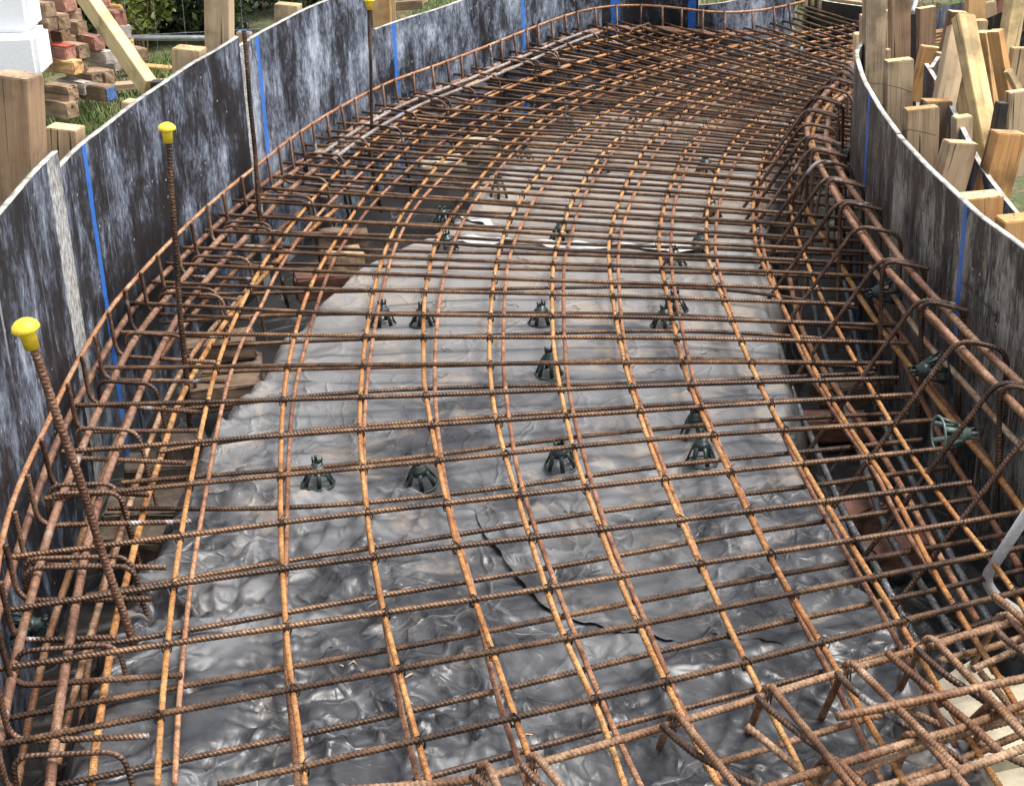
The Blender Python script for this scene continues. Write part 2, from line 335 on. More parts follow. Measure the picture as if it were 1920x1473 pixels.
def panel(label, curve, s0, s1, ztop0, ztop1, zbot, material, side=1, thick=.015, off=0., edge_mat=None, group='plywood form panels'):
    """curve from index s0 to s1; inner face on the curve, body outside; side=+1 outside is left of travel"""
    n = max(4, int(abs(s1-s0)*2)); idx = np.linspace(s0, s1, n); k = np.arange(len(curve))
    C = np.stack([np.interp(idx, k, curve[:, 0]), np.interp(idx, k, curve[:, 1]), np.zeros(n)], -1)
    T = np.gradient(C[:, :2], axis=0); T /= np.linalg.norm(T, axis=1)[:, None]; Nn = np.stack([-T[:, 1], T[:, 0]], -1)*side
    C[:, :2] -= Nn*off; O = C.copy(); O[:, :2] += Nn*thick
    L = arclen(C); zt = np.linspace(ztop0, ztop1, n)+np.array([.0012*math.sin(i*.35+s0) for i in range(n)])
    root = thing('formwork_panel', label, 'form panel', (float(C[n//2, 0]), float(C[n//2, 1]), 0), group)
    off3 = np.array([C[n//2, 0], C[n//2, 1], 0])
    m = 9; V = []; uv = []
    for j in range(m):
        for i in range(n):
            z = zbot+(zt[i]-zbot)*j/(m-1); V.append((C[i, 0], C[i, 1], z)); uv.append((L[i], z))
    for j in range(2):
        for i in range(n): V.append((O[i, 0], O[i, 1], zbot if j == 0 else zt[i])); uv.append((L[i]+9, zbot if j == 0 else zt[i]))
    Fc = []
    for j in range(m-1):
        for i in range(n-1): a = j*n+i; Fc.append((a, a+1, a+n+1, a+n))
    b0 = m*n
    for i in range(n-1): Fc.append((b0+i+1, b0+i, b0+n+i, b0+n+i+1))
    t0 = (m-1)*n
    for i in (0, n-1):
        for j in range(m-1): pass
    V = np.array(V)-off3
    me = fastmesh('face', V, Fc, uv, sm=True); obj('face', me, material, root)
    # cut top edge and end edges: plies showing
    V2 = []; F2 = []
    for i in range(n): V2 += [(C[i, 0]-Nn[i, 0]*.0006, C[i, 1]-Nn[i, 1]*.0006, zt[i]+.0012), (O[i, 0]+Nn[i, 0]*.0006, O[i, 1]+Nn[i, 1]*.0006, zt[i]+.0012), (C[i, 0]-Nn[i, 0]*.0006, C[i, 1]-Nn[i, 1]*.0006, zt[i]-.002), (O[i, 0]+Nn[i, 0]*.0006, O[i, 1]+Nn[i, 1]*.0006, zt[i]-.002)]
    for i in range(n-1):
        a = 4*i; c = a+4; F2 += [(a, a+1, c+1, c), (a, c, c+2, a+2), (a+1, a+3, c+3, c+1)]
    for i in (0, n-1):
        k0 = len(V2); e = 1e-3*(1 if i else -1); t = T[i]
        V2 += [(C[i, 0]+t[0]*e, C[i, 1]+t[1]*e, zt[i]), (O[i, 0]+t[0]*e, O[i, 1]+t[1]*e, zt[i]), (O[i, 0]+t[0]*e, O[i, 1]+t[1]*e, zbot), (C[i, 0]+t[0]*e, C[i, 1]+t[1]*e, zbot)]
        F2.append((k0, k0+1, k0+2, k0+3))
    me = fastmesh('cut_edge', np.array(V2)-off3, F2, None, sm=False); obj('cut_edge', me, edge_mat or M_PLYEDGE, root)
    return root, C, L
def sidx(px, py, curve):
    r = hit(px, py, curve); return r
def u_at(px, py, curve, s0):
    p, s = hit(px, py, curve); k = np.arange(len(curve)); a = np.linspace(s0, s, 60)
    C = np.stack([np.interp(a, k, curve[:, 0]), np.interp(a, k, curve[:, 1])], -1); return arclen(C)[-1]
def H_(px, py, c=None): return hit(px, py, LWALL if c is None else c)
ZB = -.60
LW2 = offset2(LWALL, .02)
pa, sa = H_(108, 283, LW2); sA0 = 0.
p0, _ = H_(3, 375, LW2)
panel('weathered black form panel lapped in front at the near left, with a pale stained end', LW2, 0, sa, p0[2]+(p0[2]-pa[2])*.3, pa[2], ZB, ply_mat('ply_a', None, .014, seed=3, pale_edge=(u_at(90, 300, LW2, 0)-.02, 9)), 1)
pb0, sb0 = H_(113, 313); pb1, sb1 = H_(447, 70); sb0 -= 1.5
panel('dark plywood form panel with a bright blue stripe, standing behind the yellow capped middle rod', LWALL, sb0, sb1, pb0[2], pb1[2], ZB, ply_mat('ply_b', [(u_at(165, 330, LWALL, sb0), .014, -.5)], .010, seed=8), 1)
pc0, sc0 = H_(453, 86); pc1, sc1 = H_(617, 0); pc2, sc2 = H_(703, 30)
LWc = offset2(LWALL, -.006)
panel('streaked grey form panel behind the uncapped rod, pale at its near end', LWc, sc0-.6, sc2-.2, pc0[2], pc0[2]+(pc1[2]-pc0[2])*(sc2-sc0)/(sc1-sc0), ZB, ply_mat('ply_c', [(u_at(495, 180, LWALL, sc0-.6), .016, -.1)], -.03, seed=14, pale_edge=(-1, .10)), 1)
pd0, sd0 = H_(703, 55); pd1, sd1 = H_(833, 0); _, sd2 = H_(1128, 12)
panel('long pale streaked plywood form panel with two thin blue stripes beyond the furthest capped rod', LWALL, sd0, sd2, pd0[2], pd0[2]+.01, ZB, ply_mat('ply_d', [(u_at(741, 100, LWALL, sd0), .012, -.5), (u_at(981, 30, LWALL, sd0), .014, -.5)], -.035, seed=21), 1)
sE = H_(1309, 22)[1]
panel('black plywood form panel with two blue stripes at the far bend of the form', LWALL, sd2+.02, sE, .40, .33, ZB, ply_mat('ply_e', [(u_at(1153, 20, LWALL, sd2), .02, -.5), (u_at(1297, 10, LWALL, sd2), .02, -.5)], .03, seed=30), 1)
pf0, _ = H_(1312, 11)
panel('bluish grey plywood form panel on the far inward bend', LWc, sE+.05, len(LWALL)-1, pf0[2], pf0[2]+.11, ZB, ply_mat('ply_f', None, -.05, seed=37), 1)
# right form: travel is far -> near, outside is to the left of travel
_, sr = hit(1687, 247, RW) if hit(1687, 247, RW) else (None, 60)
blue = []
iR = int(np.argmin(np.linalg.norm(RW[:, :2]-np.array(W(1687, 252, .465)[:2]), axis=1)))
def nearest_s(px, py, z): return float(np.argmin(np.linalg.norm(RW[:, :2]-W(px, py, z)[:2], axis=1)))
def u_between(a, b, C=RW): return arclen(C[int(a):int(b)+1, :2])[-1]
iF = int(np.argmin(np.linalg.norm(RW[:, :2]-W(1606, 70, .465)[:2], axis=1)))
panel('black plywood form panel at the far right, its rim sprayed with pink and blue paint', RW, iF, iR, .465, .465, ZB, ply_mat('ply_r1', [(u_between(iF, nearest_s(1628, 175, .465)), .02, -.5)], .0, True, 44), 1)
panel('long dark plywood form panel curving along the right side, blotched with tan slurry', RW, iR+.05, len(RW)-1, .462, .455, ZB, ply_mat('ply_r2', [(u_between(iR, nearest_s(1803, 376, .465)), .012, .12)], -.03, True, 51), 1)

# ------------------------------------------------------------------ ground with the excavated form
poly = np.vstack([[[-.85, 1.2]], offset2(LWALL, -.06)[:, :2], [[2.0, 10.0], [2.9, 9.6], [3.6, 8.4]], offset2(RW, -.06)[:, :2], [[1.7, 1.2]]])
def inside(X, Y):
    r = np.zeros(X.shape, bool); j = len(poly)-1
    for i in range(len(poly)):
        xi, yi = poly[i]; xj, yj = poly[j]
        c = ((yi > Y) != (yj > Y)) & (X < (xj-xi)*(Y-yi)/(yj-yi+1e-12)+xi); r ^= c; j = i
    return r
def vnoise(X, Y, sc, seed=0):
    X = X*sc; Y = Y*sc; xi = np.floor(X).astype(int); yi = np.floor(Y).astype(int); fx = X-xi; fy = Y-yi
    fx = fx*fx*fx*(fx*(fx*6-15)+10); fy = fy*fy*fy*(fy*(fy*6-15)+10)
    T = np.random.RandomState(seed).rand(256, 256)*2-1
    a = T[xi % 256, yi % 256]; b = T[(xi+1) % 256, yi % 256]; c = T[xi % 256, (yi+1) % 256]; d = T[(xi+1) % 256, (yi+1) % 256]
    return (a*(1-fx)+b*fx)*(1-fy)+(c*(1-fx)+d*fx)*fy
xs = np.concatenate([[-400, -120, -40, -15, -7], np.arange(-4.5, 4.5, .06), [6, 12, 40, 120, 400]])
ys = np.concatenate([[-400, -100, -30, -8, -2, .5], np.arange(1.2, 13, .06), [15, 20, 40, 120, 400]])
X, Y = np.meshgrid(xs, ys); ins = inside(X, Y)
Z = np.where(ins, -.62, -.015+.012*vnoise(X, Y, 3, 1)+.02*vnoise(X, Y, .8, 2)); Z = np.where((np.abs(X) > 5) | (Y > 13), -.02, Z)
V = np.stack([X, Y, Z], -1).reshape(-1, 3); ny, nx = X.shape
I = (np.arange(ny-1)[:, None]*nx+np.arange(nx-1)[None, :]).ravel(); Fg = np.stack([I, I+1, I+nx+1, I+nx], -1)
m_gr, nt, b = mat('soil_and_turf'); pos = nt.nodes.new('ShaderNodeNewGeometry').outputs['Position']
n1 = noise(nt, pos, 1.7, 6, .65); n2 = noise(nt, pos, 40, 5, .7)
c1 = ramp(nt, n2, [(.3, (.05, .06, .02)), (.55, (.10, .12, .045)), (.75, (.22, .20, .11))]); c2 = ramp(nt, n2, [(.3, (.10, .07, .04)), (.7, (.26, .2, .13))])
k = ramp(nt, n1, [(.42, g(0)), (.6, g(1))]); nt.links.new(mix(nt, k.outputs[0], c1.outputs[0], c2.outputs[0]), b.inputs['Base Color']); b.inputs['Roughness'].default_value = .95; bump(nt, b, n2, .8, .02)
struct('ground', fastmesh('ground', V, Fg, sm=True), m_gr)

# ------------------------------------------------------------------ black plastic membrane
zl = -.10
eL = np.array([W(*p, zl) for p in [(150, 1473), (200, 1330), (240, 1180), (320, 1010), (350, 950), (395, 850), (470, 740), (520, 660), (600, 560), (690, 500), (850, 415), (905, 330), (985, 265), (1080, 215)]])
eR = np.array([W(*p, zl) for p in [(1800, 1400), (1700, 1240), (1600, 1080), (1545, 960), (1485, 830), (1455, 700), (1432, 560), (1412, 440), (1415, 340), (1450, 250)]])
stp = .008
xs = np.arange(-1.5, 3.4, stp); ys = np.arange(1.7, 10., stp); X, Y = np.meshgrid(xs, ys)
xl = np.interp(Y, eL[:, 1], eL[:, 0]); xl = np.where(Y > eL[-1, 1], eL[-1, 0]+(Y-eL[-1, 1])*.75, xl)
xr = np.interp(Y, eR[:, 1], eR[:, 0]); xr = np.where(Y > eR[-1, 1], eR[-1, 0]+(Y-eR[-1, 1])*1.6, xr)
wav = .03*vnoise(X, Y, 5, 9)
dl = np.clip((xl-X+wav)/.20, 0, 1); dr = np.clip((X-xr+wav)/.16, 0, 1)
sm_ = lambda t: t*t*(3-2*t)
Zp = -.105-.33*sm_(dl)-.30*sm_(dr)
wx = X+.12*vnoise(X, Y, 2.2, 11)+.03*vnoise(X, Y, 8, 12); wy = Y+.12*vnoise(X, Y, 2.2, 13)+.03*vnoise(X, Y, 8, 14)
def ridge(sx, sy, sc, seed, p=2.): 
    n = 1-np.abs(vnoise(wx*sx, wy*sy, sc, seed))*1.9; return np.clip(n, 0, 1)**p
def facet(X, Y, sc, seed, ax=1., ang=0.):
    c, s_ = math.cos(ang), math.sin(ang); X, Y = (X*c+Y*s_)*sc*ax, (-X*s_+Y*c)*sc/ax
    k = (X+Y)*.3660254; i = np.floor(X+k); j = np.floor(Y+k); t = (i+j)*.2113249; x0 = X-(i-t); y0 = Y-(j-t)
    u = x0+(x0+y0)*.3660254; v = y0+(x0+y0)*.3660254     # skewed cell coordinates, linear in each triangle
    T = np.random.RandomState(seed).rand(128, 128)*2-1; i = i.astype(int); j = j.astype(int)
    h00 = T[i % 128, j % 128]; h11 = T[(i+1) % 128, (j+1) % 128]; h10 = T[(i+1) % 128, j % 128]; h01 = T[i % 128, (j+1) % 128]
    return np.where(u > v, h00*(1-u)+h10*(u-v)+h11*v, h00*(1-v)+h01*(v-u)+h11*u)
fx, fy = X+.09*vnoise(X, Y, 2.1, 51), Y+.09*vnoise(X, Y, 2.1, 53)
msk = np.clip(.55+.9*vnoise(X, Y, 2.4, 55), .12, 1.15)
fold = .004*vnoise(wx, wy, 2.3, 24)+.020*facet(fx, fy, 2.4, 61, 1.4, .5)*msk+.0095*facet(fx, fy, 5.2, 62, .62, 1.2)*msk+.0036*facet(fx, fy, 11., 63, 1.5, 2.1)*msk**2+.0008*facet(fx, fy, 27., 64, 1.1, .4)*msk**2
cr_ = np.random.RandomState(77)
for k in range(760):
    if k < 120: yy = cr_.uniform(2.4, 4.6); cx_ = np.interp(yy, eL[:, 1], eL[:, 0])+cr_.uniform(-.15, .35); an = cr_.normal(.15, .5); ln_ = cr_.uniform(.10, .38); am = cr_.uniform(.006, .016)
    else: cx_, yy = cr_.uniform(-1.1, 1.3), (cr_.uniform(1.9, 4.0) if k < 760 else cr_.uniform(3.8, 6.5)); an = cr_.uniform(0, 3.14); ln_ = cr_.uniform(.08, .45); am = cr_.uniform(.0025, .009)
    i0, i1 = int(max(0, (yy-ln_-.1-1.7)/stp)), int(max(0, (yy+ln_+.1-1.7)/stp)); j0, j1 = int(max(0, (cx_-ln_-.1+1.5)/stp)), int(max(0, (cx_+ln_+.1+1.5)/stp))
    xx, y2 = X[i0:i1, j0:j1]-cx_, Y[i0:i1, j0:j1]-yy; u = xx*math.cos(an)+y2*math.sin(an); v = -xx*math.sin(an)+y2*math.cos(an)+u*u*cr_.uniform(-1.2, 1.2)
    w1, w2 = cr_.uniform(.004, .010), cr_.uniform(.012, .055)
    fold[i0:i1, j0:j1] += am*np.where(v > 0, np.exp(-v/w1), np.exp(v/w2))*np.clip(1-(u/ln_)**2, 0, 1)*cr_.choice((1, 1, -.6))
for pl_, am, w1, w2 in (([(425, 985), (500, 1050), (545, 1150), (560, 1230)], .026, .012, .075), ([(385, 1190), (455, 1230), (500, 1300), (520, 1370)], .024, .012, .07), ([(600, 1040), (650, 1085), (690, 1095)], .014, .01, .06),
  ([(360, 1080), (430, 1075), (480, 1020)], .018, .01, .05), ([(590, 1180), (640, 1230), (700, 1290)], .013, .01, .06), ([(240, 1300), (330, 1330), (420, 1400)], .02, .012, .07), ([(480, 780), (540, 800), (620, 810)], .012, .01, .05),
  ([(560, 660), (620, 700), (690, 700)], .012, .01, .05), ([(1240, 1090), (1275, 1000), (1290, 900)], .010, .008, .05), ([(1210, 1260), (1300, 1230), (1390, 1250)], .012, .01, .05), ([(860, 1090), (900, 1180), (905, 1270)], .010, .01, .07), ([(420, 930), (470, 880), (540, 850)], .014, .01, .06)):
    pw = smooth([W(*p, -.12) for p in pl_], .03); best = np.full(X.shape, 9.); sd_ = np.zeros(X.shape); tt_ = np.zeros(X.shape); L_ = arclen(pw)
    m_ = (X > pw[:, 0].min()-.3) & (X < pw[:, 0].max()+.3) & (Y > pw[:, 1].min()-.3) & (Y < pw[:, 1].max()+.3); xm, ym = X[m_], Y[m_]; bb = np.full(xm.shape, 9.); ss = np.zeros(xm.shape); tt = np.zeros(xm.shape)
    for q in range(len(pw)-1):
        e_ = pw[q+1]-pw[q]; l2 = e_[0]**2+e_[1]**2+1e-9; u = np.clip(((xm-pw[q, 0])*e_[0]+(ym-pw[q, 1])*e_[1])/l2, 0, 1)
        dx, dy = xm-pw[q, 0]-u*e_[0], ym-pw[q, 1]-u*e_[1]; d_ = np.hypot(dx, dy); k_ = d_ < bb; bb = np.where(k_, d_, bb); ss = np.where(k_, np.sign(e_[0]*dy-e_[1]*dx), ss); tt = np.where(k_, (L_[q]+u*(L_[q+1]-L_[q]))/L_[-1], tt)
    fold[m_] += am*.8*np.where(ss > 0, np.exp(-bb/w1), np.exp(-bb/w2))*np.sqrt(np.clip(np.sin(np.pi*np.clip(tt, .02, .98)), 0, 1))
near = np.clip((4.6-Y)/1.4, 0, 1)*.75+np.clip(((xl+.35)-X)/.5, 0, 1)*.5+.28; near = np.clip(near, 0, 1.2)
Zp = Zp-.008-.028*np.clip((5.0-Y)/1.2, 0, 1)+fold*near*2.2
Zp = np.where(Zp > -.105, -.105+.024*np.tanh((Zp+.105)/.024), Zp)
Zp -= .25*sm_(np.clip((Y-8.75)/.35, 0, 1))*(X > .9)
# tears / overlapped sheets
ins = inside(X, Y); ok = ins[:-1, :-1] & ins[1:, :-1] & ins[:-1, 1:] & ins[1:, 1:]
ny, nx = X.shape; I = (np.arange(ny-1)[:, None]*nx+np.arange(nx-1)[None, :])[ok]
Fm = np.stack([I, I+1, I+nx+1, I+nx], -1).reshape(-1, 4)
used = np.unique(Fm); re = np.full(nx*ny, -1); re[used] = np.arange(len(used))
Vm = np.stack([X, Y, Zp], -1).reshape(-1, 3)[used]
def plastic(name, tint=1., rough=.33):
    m, nt, b = mat(name); pos = nt.nodes.new('ShaderNodeNewGeometry').outputs['Position']
    n1 = noise(nt, pos, 2.6, 6, .62, .6); n2 = noise(nt, pos, 14, 6, .7, .4); n3 = noise(nt, pos, 120, 3, .6); n4 = noise(nt, mapping(nt, pos, (1, 1, 1), (4, 7, 1)), 5.5, 6, .7, .8)
    base = ramp(nt, n2, [(.3, tuple(x*tint for x in (.018, .018, .020))), (.6, tuple(x*tint for x in (.042, .043, .047)))])
    # dried mud film is heavier on the middle of the pour
    sep = nt.nodes.new('ShaderNodeSeparateXYZ'); nt.links.new(pos, sep.inputs[0])
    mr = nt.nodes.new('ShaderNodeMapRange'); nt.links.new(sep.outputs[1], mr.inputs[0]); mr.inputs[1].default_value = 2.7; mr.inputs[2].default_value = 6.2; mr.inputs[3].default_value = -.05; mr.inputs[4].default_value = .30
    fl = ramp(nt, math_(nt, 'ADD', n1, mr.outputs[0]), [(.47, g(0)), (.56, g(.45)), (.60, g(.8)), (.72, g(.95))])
    mz = nt.nodes.new('ShaderNodeMapRange'); nt.links.new(sep.outputs[2], mz.inputs[0]); mz.inputs[1].default_value = -.24; mz.inputs[2].default_value = -.14  # mud film kept off the trenches, their deep shade painted in dark
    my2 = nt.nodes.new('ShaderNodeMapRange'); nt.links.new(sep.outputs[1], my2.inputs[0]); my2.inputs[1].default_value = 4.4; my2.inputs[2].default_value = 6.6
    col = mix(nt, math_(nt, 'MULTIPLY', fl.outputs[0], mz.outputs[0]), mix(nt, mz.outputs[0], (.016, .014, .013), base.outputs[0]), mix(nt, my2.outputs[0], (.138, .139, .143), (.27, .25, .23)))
    tn = ramp(nt, math_(nt, 'ADD', n4, math_(nt, 'MULTIPLY', mr.outputs[0], .4)), [(.58, g(0)), (.68, g(.8))]); col = mix(nt, math_(nt, 'MULTIPLY', tn.outputs[0], math_(nt, 'MULTIPLY', mz.outputs[0], .6)), col, (.30, .24, .18))
    sp = ramp(nt, n3, [(.68, g(0)), (.74, g(.7))]); col = mix(nt, sp.outputs[0], col, (.32, .26, .18))
    nt.links.new(col, b.inputs['Base Color'])
    rr = ramp(nt, math_(nt, 'ADD', math_(nt, 'MULTIPLY', n2, .5), math_(nt, 'MULTIPLY', fl.outputs[0], .35)), [(.15, g(rough)), (.7, g(rough+.3))]); nt.links.new(rr.outputs[0], b.inputs['Roughness'])
    b.inputs['Specular IOR Level'].default_value = .5
    wv = nt.nodes.new('ShaderNodeVectorMath'); wv.operation = 'ADD'; nz = N(nt, 'ShaderNodeTexNoise', Scale=3., Detail=3.); nt.links.new(pos, nz.inputs['Vector'])
    sc_ = nt.nodes.new('ShaderNodeVectorMath'); sc_.operation = 'SCALE'; sc_.inputs['Scale'].default_value = .22; nt.links.new(nz.outputs['Color'], sc_.inputs[0]); nt.links.new(pos, wv.inputs[0]); nt.links.new(sc_.outputs[0], wv.inputs[1])
    hs = None
    for sc0, wt in ((6., .35),):
        vo = N(nt, 'ShaderNodeTexVoronoi', Scale=sc0); nt.links.new(wv.outputs[0], vo.inputs['Vector']); t_ = math_(nt, 'MULTIPLY', vo.outputs['Distance'], wt); hs = t_ if hs is None else math_(nt, 'ADD', hs, t_)
    cs = None
    for sc0, wd, wt in ((3.2, .03, 1.1), (7., .045, .55), (15., .06, .16)):
        vo = N(nt, 'ShaderNodeTexVoronoi', Scale=sc0); vo.feature = 'DISTANCE_TO_EDGE'; nt.links.new(wv.outputs[0], vo.inputs['Vector'])
        e_ = ramp(nt, vo.outputs['Distance'], [(0, g(1)), (wd, g(.25)), (wd*3.2, g(0))]); t_ = math_(nt, 'MULTIPLY', e_.outputs[0], wt); cs = t_ if cs is None else math_(nt, 'ADD', cs, t_)
    cm = ramp(nt, noise(nt, pos, 4.3, 3), [(.42, g(0)), (.55, g(1))]); cs = math_(nt, 'MULTIPLY', cs, cm.outputs[0])
    b2 = N(nt, 'ShaderNodeBump', Strength=.5, Distance=.012); nt.links.new(cs, b2.inputs['Height'])
    pale = ramp(nt, cs, [(.55, g(0)), (1., g(.28))]); nt.links.new(mix(nt, pale.outputs[0], col, (.26, .26, .27)), b.inputs['Base Color'])
    my = nt.nodes.new('ShaderNodeMapRange'); nt.links.new(sep.outputs[1], my.inputs[0]); my.inputs[1].default_value = 3.1; my.inputs[2].default_value = 4.6; my.inputs[3].default_value = 1.; my.inputs[4].default_value = .3
    pm = ramp(nt, n1, [(.35, g(1)), (.65, g(.25))])
    h = math_(nt, 'ADD', math_(nt, 'MULTIPLY', math_(nt, 'MULTIPLY', hs, my.outputs[0]), pm.outputs[0]), math_(nt, 'ADD', math_(nt, 'MULTIPLY', n2, .05), math_(nt, 'MULTIPLY', n3, .006)))
    bump(nt, b, h, .10, .03); nt.links.new(b.inputs['Normal'].links[0].from_socket, b2.inputs['Normal']); nt.links.new(b2.outputs[0], b.inputs['Normal']); return m
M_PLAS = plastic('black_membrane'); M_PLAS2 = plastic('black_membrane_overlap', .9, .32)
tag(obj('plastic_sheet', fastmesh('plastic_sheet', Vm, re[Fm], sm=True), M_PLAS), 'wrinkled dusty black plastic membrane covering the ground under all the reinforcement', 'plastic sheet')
def surf_z(x, y):
    i = np.clip(((np.asarray(y)-1.7)/stp), 0, ny-2).astype(int); j = np.clip(((np.asarray(x)+1.5)/stp), 0, nx-2).astype(int)
    return Zp[i, j]
def flap(label, pts, lift=.006, seed=0):
    """sheet patch from four pixel-surveyed borders: top row, bottom row"""
    top, bot = [np.array([W(*p, -.10) for p in q]) for q in pts]; n, m = 70, 50
    A = resample(smooth(top), n); B = resample(smooth(bot), n); t = np.linspace(0, 1, m)[:, None, None]
    G = A[None]*(1-t)+B[None]*t; 
    jag = .006*vnoise(G[..., 0], G[..., 1], 9, seed+3)*t[..., 0]**4; G[..., 1] += jag
    G[..., 2] = surf_z(G[..., 0], G[..., 1])+.0015+lift*np.clip(1.35-1.5*np.linspace(0, 1, n)[None, :], 0, 1)+.005*np.clip(1.2-1.3*np.linspace(0, 1, n)[None, :], 0, 1)*np.clip((t[..., 0]-.9)/.1, 0, 1)*(1+vnoise(G[..., 0], G[..., 1], 7, seed))+.002*vnoise(G[..., 0], G[..., 1], 22, seed+1)**2
    I = (np.arange(m-1)[:, None]*n+np.arange(n-1)[None, :]).ravel()
    me = fastmesh('plastic_flap', G.reshape(-1, 3), np.stack([I, I+1, I+n+1, I+n], -1)); return tag(obj('plastic_flap', me, M_PLAS2), label, 'plastic sheet', 'lapped pieces of plastic sheet')
flap('lapped black plastic piece whose edge runs diagonally across the middle of the near sheet', [[(890, 930), (1150, 880), (1440, 850)], [(905, 985), (990, 1080), (1040, 1122), (1150, 1150), (1300, 1180), (1500, 1200)]], .0045, 1)
flap('crumpled black plastic piece with a curling edge at the bottom middle', [[(790, 1390), (900, 1320), (975, 1270), (1040, 1222), (1100, 1208), (1180, 1212)], [(820, 1560), (1000, 1560), (1150, 1560), (1260, 1540)]], .0055, 5)
# torn white film strip
def strip(label, px, w, z=-.085):
    C = smooth([W(*p, z) for p in px], .02); n = len(C); T = np.gradient(C, axis=0); T /= np.linalg.norm(T, axis=1)[:, None]
    V = []
    for i in range(n):
        ww = w*(.6+.5*math.sin(i*.37)+.3*rnd.random())
        zz = float(surf_z(C[i, 0], C[i, 1]))+.012+.004*math.sin(i*.9)
        for k in (-1, 0, 1): V.append((C[i, 0]-T[i, 1]*ww*k*.5, C[i, 1]+T[i, 0]*ww*k*.5, zz+(.006 if k == 0 else 0)))
    I = [(3*i+k, 3*i+k+1, 3*i+k+4, 3*i+k+3) for i in range(n-1) for k in (0, 1)]
    return tag(obj('film_strip', fastmesh('film_strip', V, I), M_TAPE), label, 'film strip', 'torn strips of white film')
strip('torn strip of white film running across the sheet in the middle distance', [(862, 444), (960, 448), (1060, 455), (1180, 452), (1290, 458), (1330, 462)], .085)
strip('short white film scrap lying beside the small chair left of the middle', [(855, 395), (895, 405), (925, 425)], .06)

# ------------------------------------------------------------------ rebar mats
Uln = {0: [(292, 1470), (300, 1340), (325, 1100), (348, 950), (385, 770), (403, 700), (425, 635), (460, 560), (507, 477), (587, 376), (657, 300), (720, 250), (769, 214), (834, 180)],
 1: [(573, 1473), (567, 1399), (547, 1282), (537, 1169), (527, 982), (530, 760), (550, 635), (590, 517), (677, 379), (741, 300), (813, 240), (858, 213)],
 2: [(810, 1473), (783, 1379), (750, 1259), (720, 1142), (692, 982), (675, 790), (685, 635), (706, 517), (730, 445), (767, 376), (823, 306)],
 3: [(1007, 1473), (963, 1349), (917, 1212), (883, 1115), (843, 982), (797, 741), (793, 678), (797, 544), (821, 445), (864, 379), (925, 302)],
 4: [(1173, 1473), (1117, 1315), (1053, 1182), (987, 982), (933, 791), (920, 674), (922, 591), (930, 508), (944, 445), (977, 373), (1027, 302)],
 5: [(1343, 1473), (1240, 1272), (1160, 1092), (1120, 982), (1073, 841), (1040, 674), (1035, 591), (1037, 491), (1052, 440), (1074, 373), (1120, 302)],
 6: [(1513, 1473), (1423, 1299), (1323, 1089), (1220, 841), (1167, 658), (1143, 491), (1146, 440), (1164, 373), (1196, 302)],
 7: [(1700, 1473), (1570, 1255), (1447, 1049), (1330, 808), (1280, 691), (1237, 491), (1235, 440), (1249, 373), (1275, 302)],
 8: [(1880, 1473), (1800, 1349), (1680, 1149), (1573, 982), (1460, 791), (1393, 651), (1330, 491), (1325, 440), (1330, 373), (1354, 302)],
 9: [(1990, 1473), (1900, 1315), (1763, 1099), (1670, 918), (1547, 731), (1430, 491), (1417, 440), (1415, 373), (1432, 302)],
 10: [(1960, 1215), (1880, 1079), (1803, 985), (1710, 858), (1633, 731), (1547, 574), (1513, 491), (1488, 420), (1480, 350), (1490, 300)]}
Lln = {0: [(329, 1470), (335, 1340), (347, 1200), (358, 1100), (383, 950), (418, 760), (433, 700), (455, 635), (495, 560), (512, 517), (560, 443), (616, 379), (703, 300)],
 1: [(557, 1473), (550, 1382), (533, 1215), (534, 950), (545, 760), (575, 635), (597, 560), (627, 480), (647, 450), (700, 379), (779, 306)],
 2: [(787, 1473), (767, 1399), (740, 1265), (723, 1159), (695, 1000), (685, 790), (700, 635), (725, 517), (750, 445), (790, 376), (864, 300)],
 3: [(990, 1473), (970, 1405), (933, 1302), (893, 1115), (847, 958), (820, 791), (815, 671), (823, 558), (837, 491), (854, 440), (887, 379), (948, 302)],
 4: [(1200, 1473), (1140, 1349), (1060, 1149), (1000, 982), (967, 868), (943, 691), (942, 624), (947, 508), (967, 440), (1001, 373), (1056, 302)],
 5: [(1345, 1460), (1280, 1339), (1207, 1159), (1133, 982), (1077, 791), (1060, 691), (1055, 574), (1058, 491), (1071, 445), (1094, 373), (1138, 302)],
 6: [(1520, 1473), (1437, 1315), (1330, 1089), (1250, 891), (1190, 724), (1170, 624), (1162, 491), (1167, 440), (1187, 373), (1219, 302)],
 7: [(1655, 1473), (1580, 1315), (1483, 1129), (1370, 884), (1313, 758), (1293, 691), (1265, 558), (1257, 491), (1257, 445), (1266, 373), (1292, 302)],
 8: [(1790, 1400), (1707, 1249), (1627, 1109), (1553, 982), (1480, 841), (1387, 624), (1347, 491), (1343, 445), (1351, 373), (1377, 302)],
 9: [(1860, 1260), (1800, 1155), (1753, 1082), (1687, 982), (1637, 874), (1590, 811), (1510, 671), (1440, 491), (1431, 445), (1426, 373), (1450, 302)]}
def extend(P, length, r0=4.0):
    P = np.array(P); d = P[-1, :2]-P[-3, :2]; a = math.atan2(d[1], d[0]); p = P[-1].copy(); out = []
    for i in range(int(length/.1)):
        a -= .1/r0; p = p+np.array([math.cos(a)*.1, math.sin(a)*.1, 0]); q = p.copy()
        dist = np.min(np.linalg.norm(E[:, :2]-q[:2], axis=1))
        if dist < .05: break
        if not inside(np.array([q[0]]), np.array([q[1]]))[0]: break
        out.append(q)
    return np.vstack([P]+[out]) if out else P
def near_ribs(P, r, name, m, par, lim=5.3):
    """ribs modelled where they are large enough to see"""
    return tube(name, P, r, m, par, ribs=bool(np.min(P[:, 1]) < lim), n=8)
matT = thing('rebar_mat', 'upper layer of the rusty rebar grid tied across the whole form', 'rebar mat')
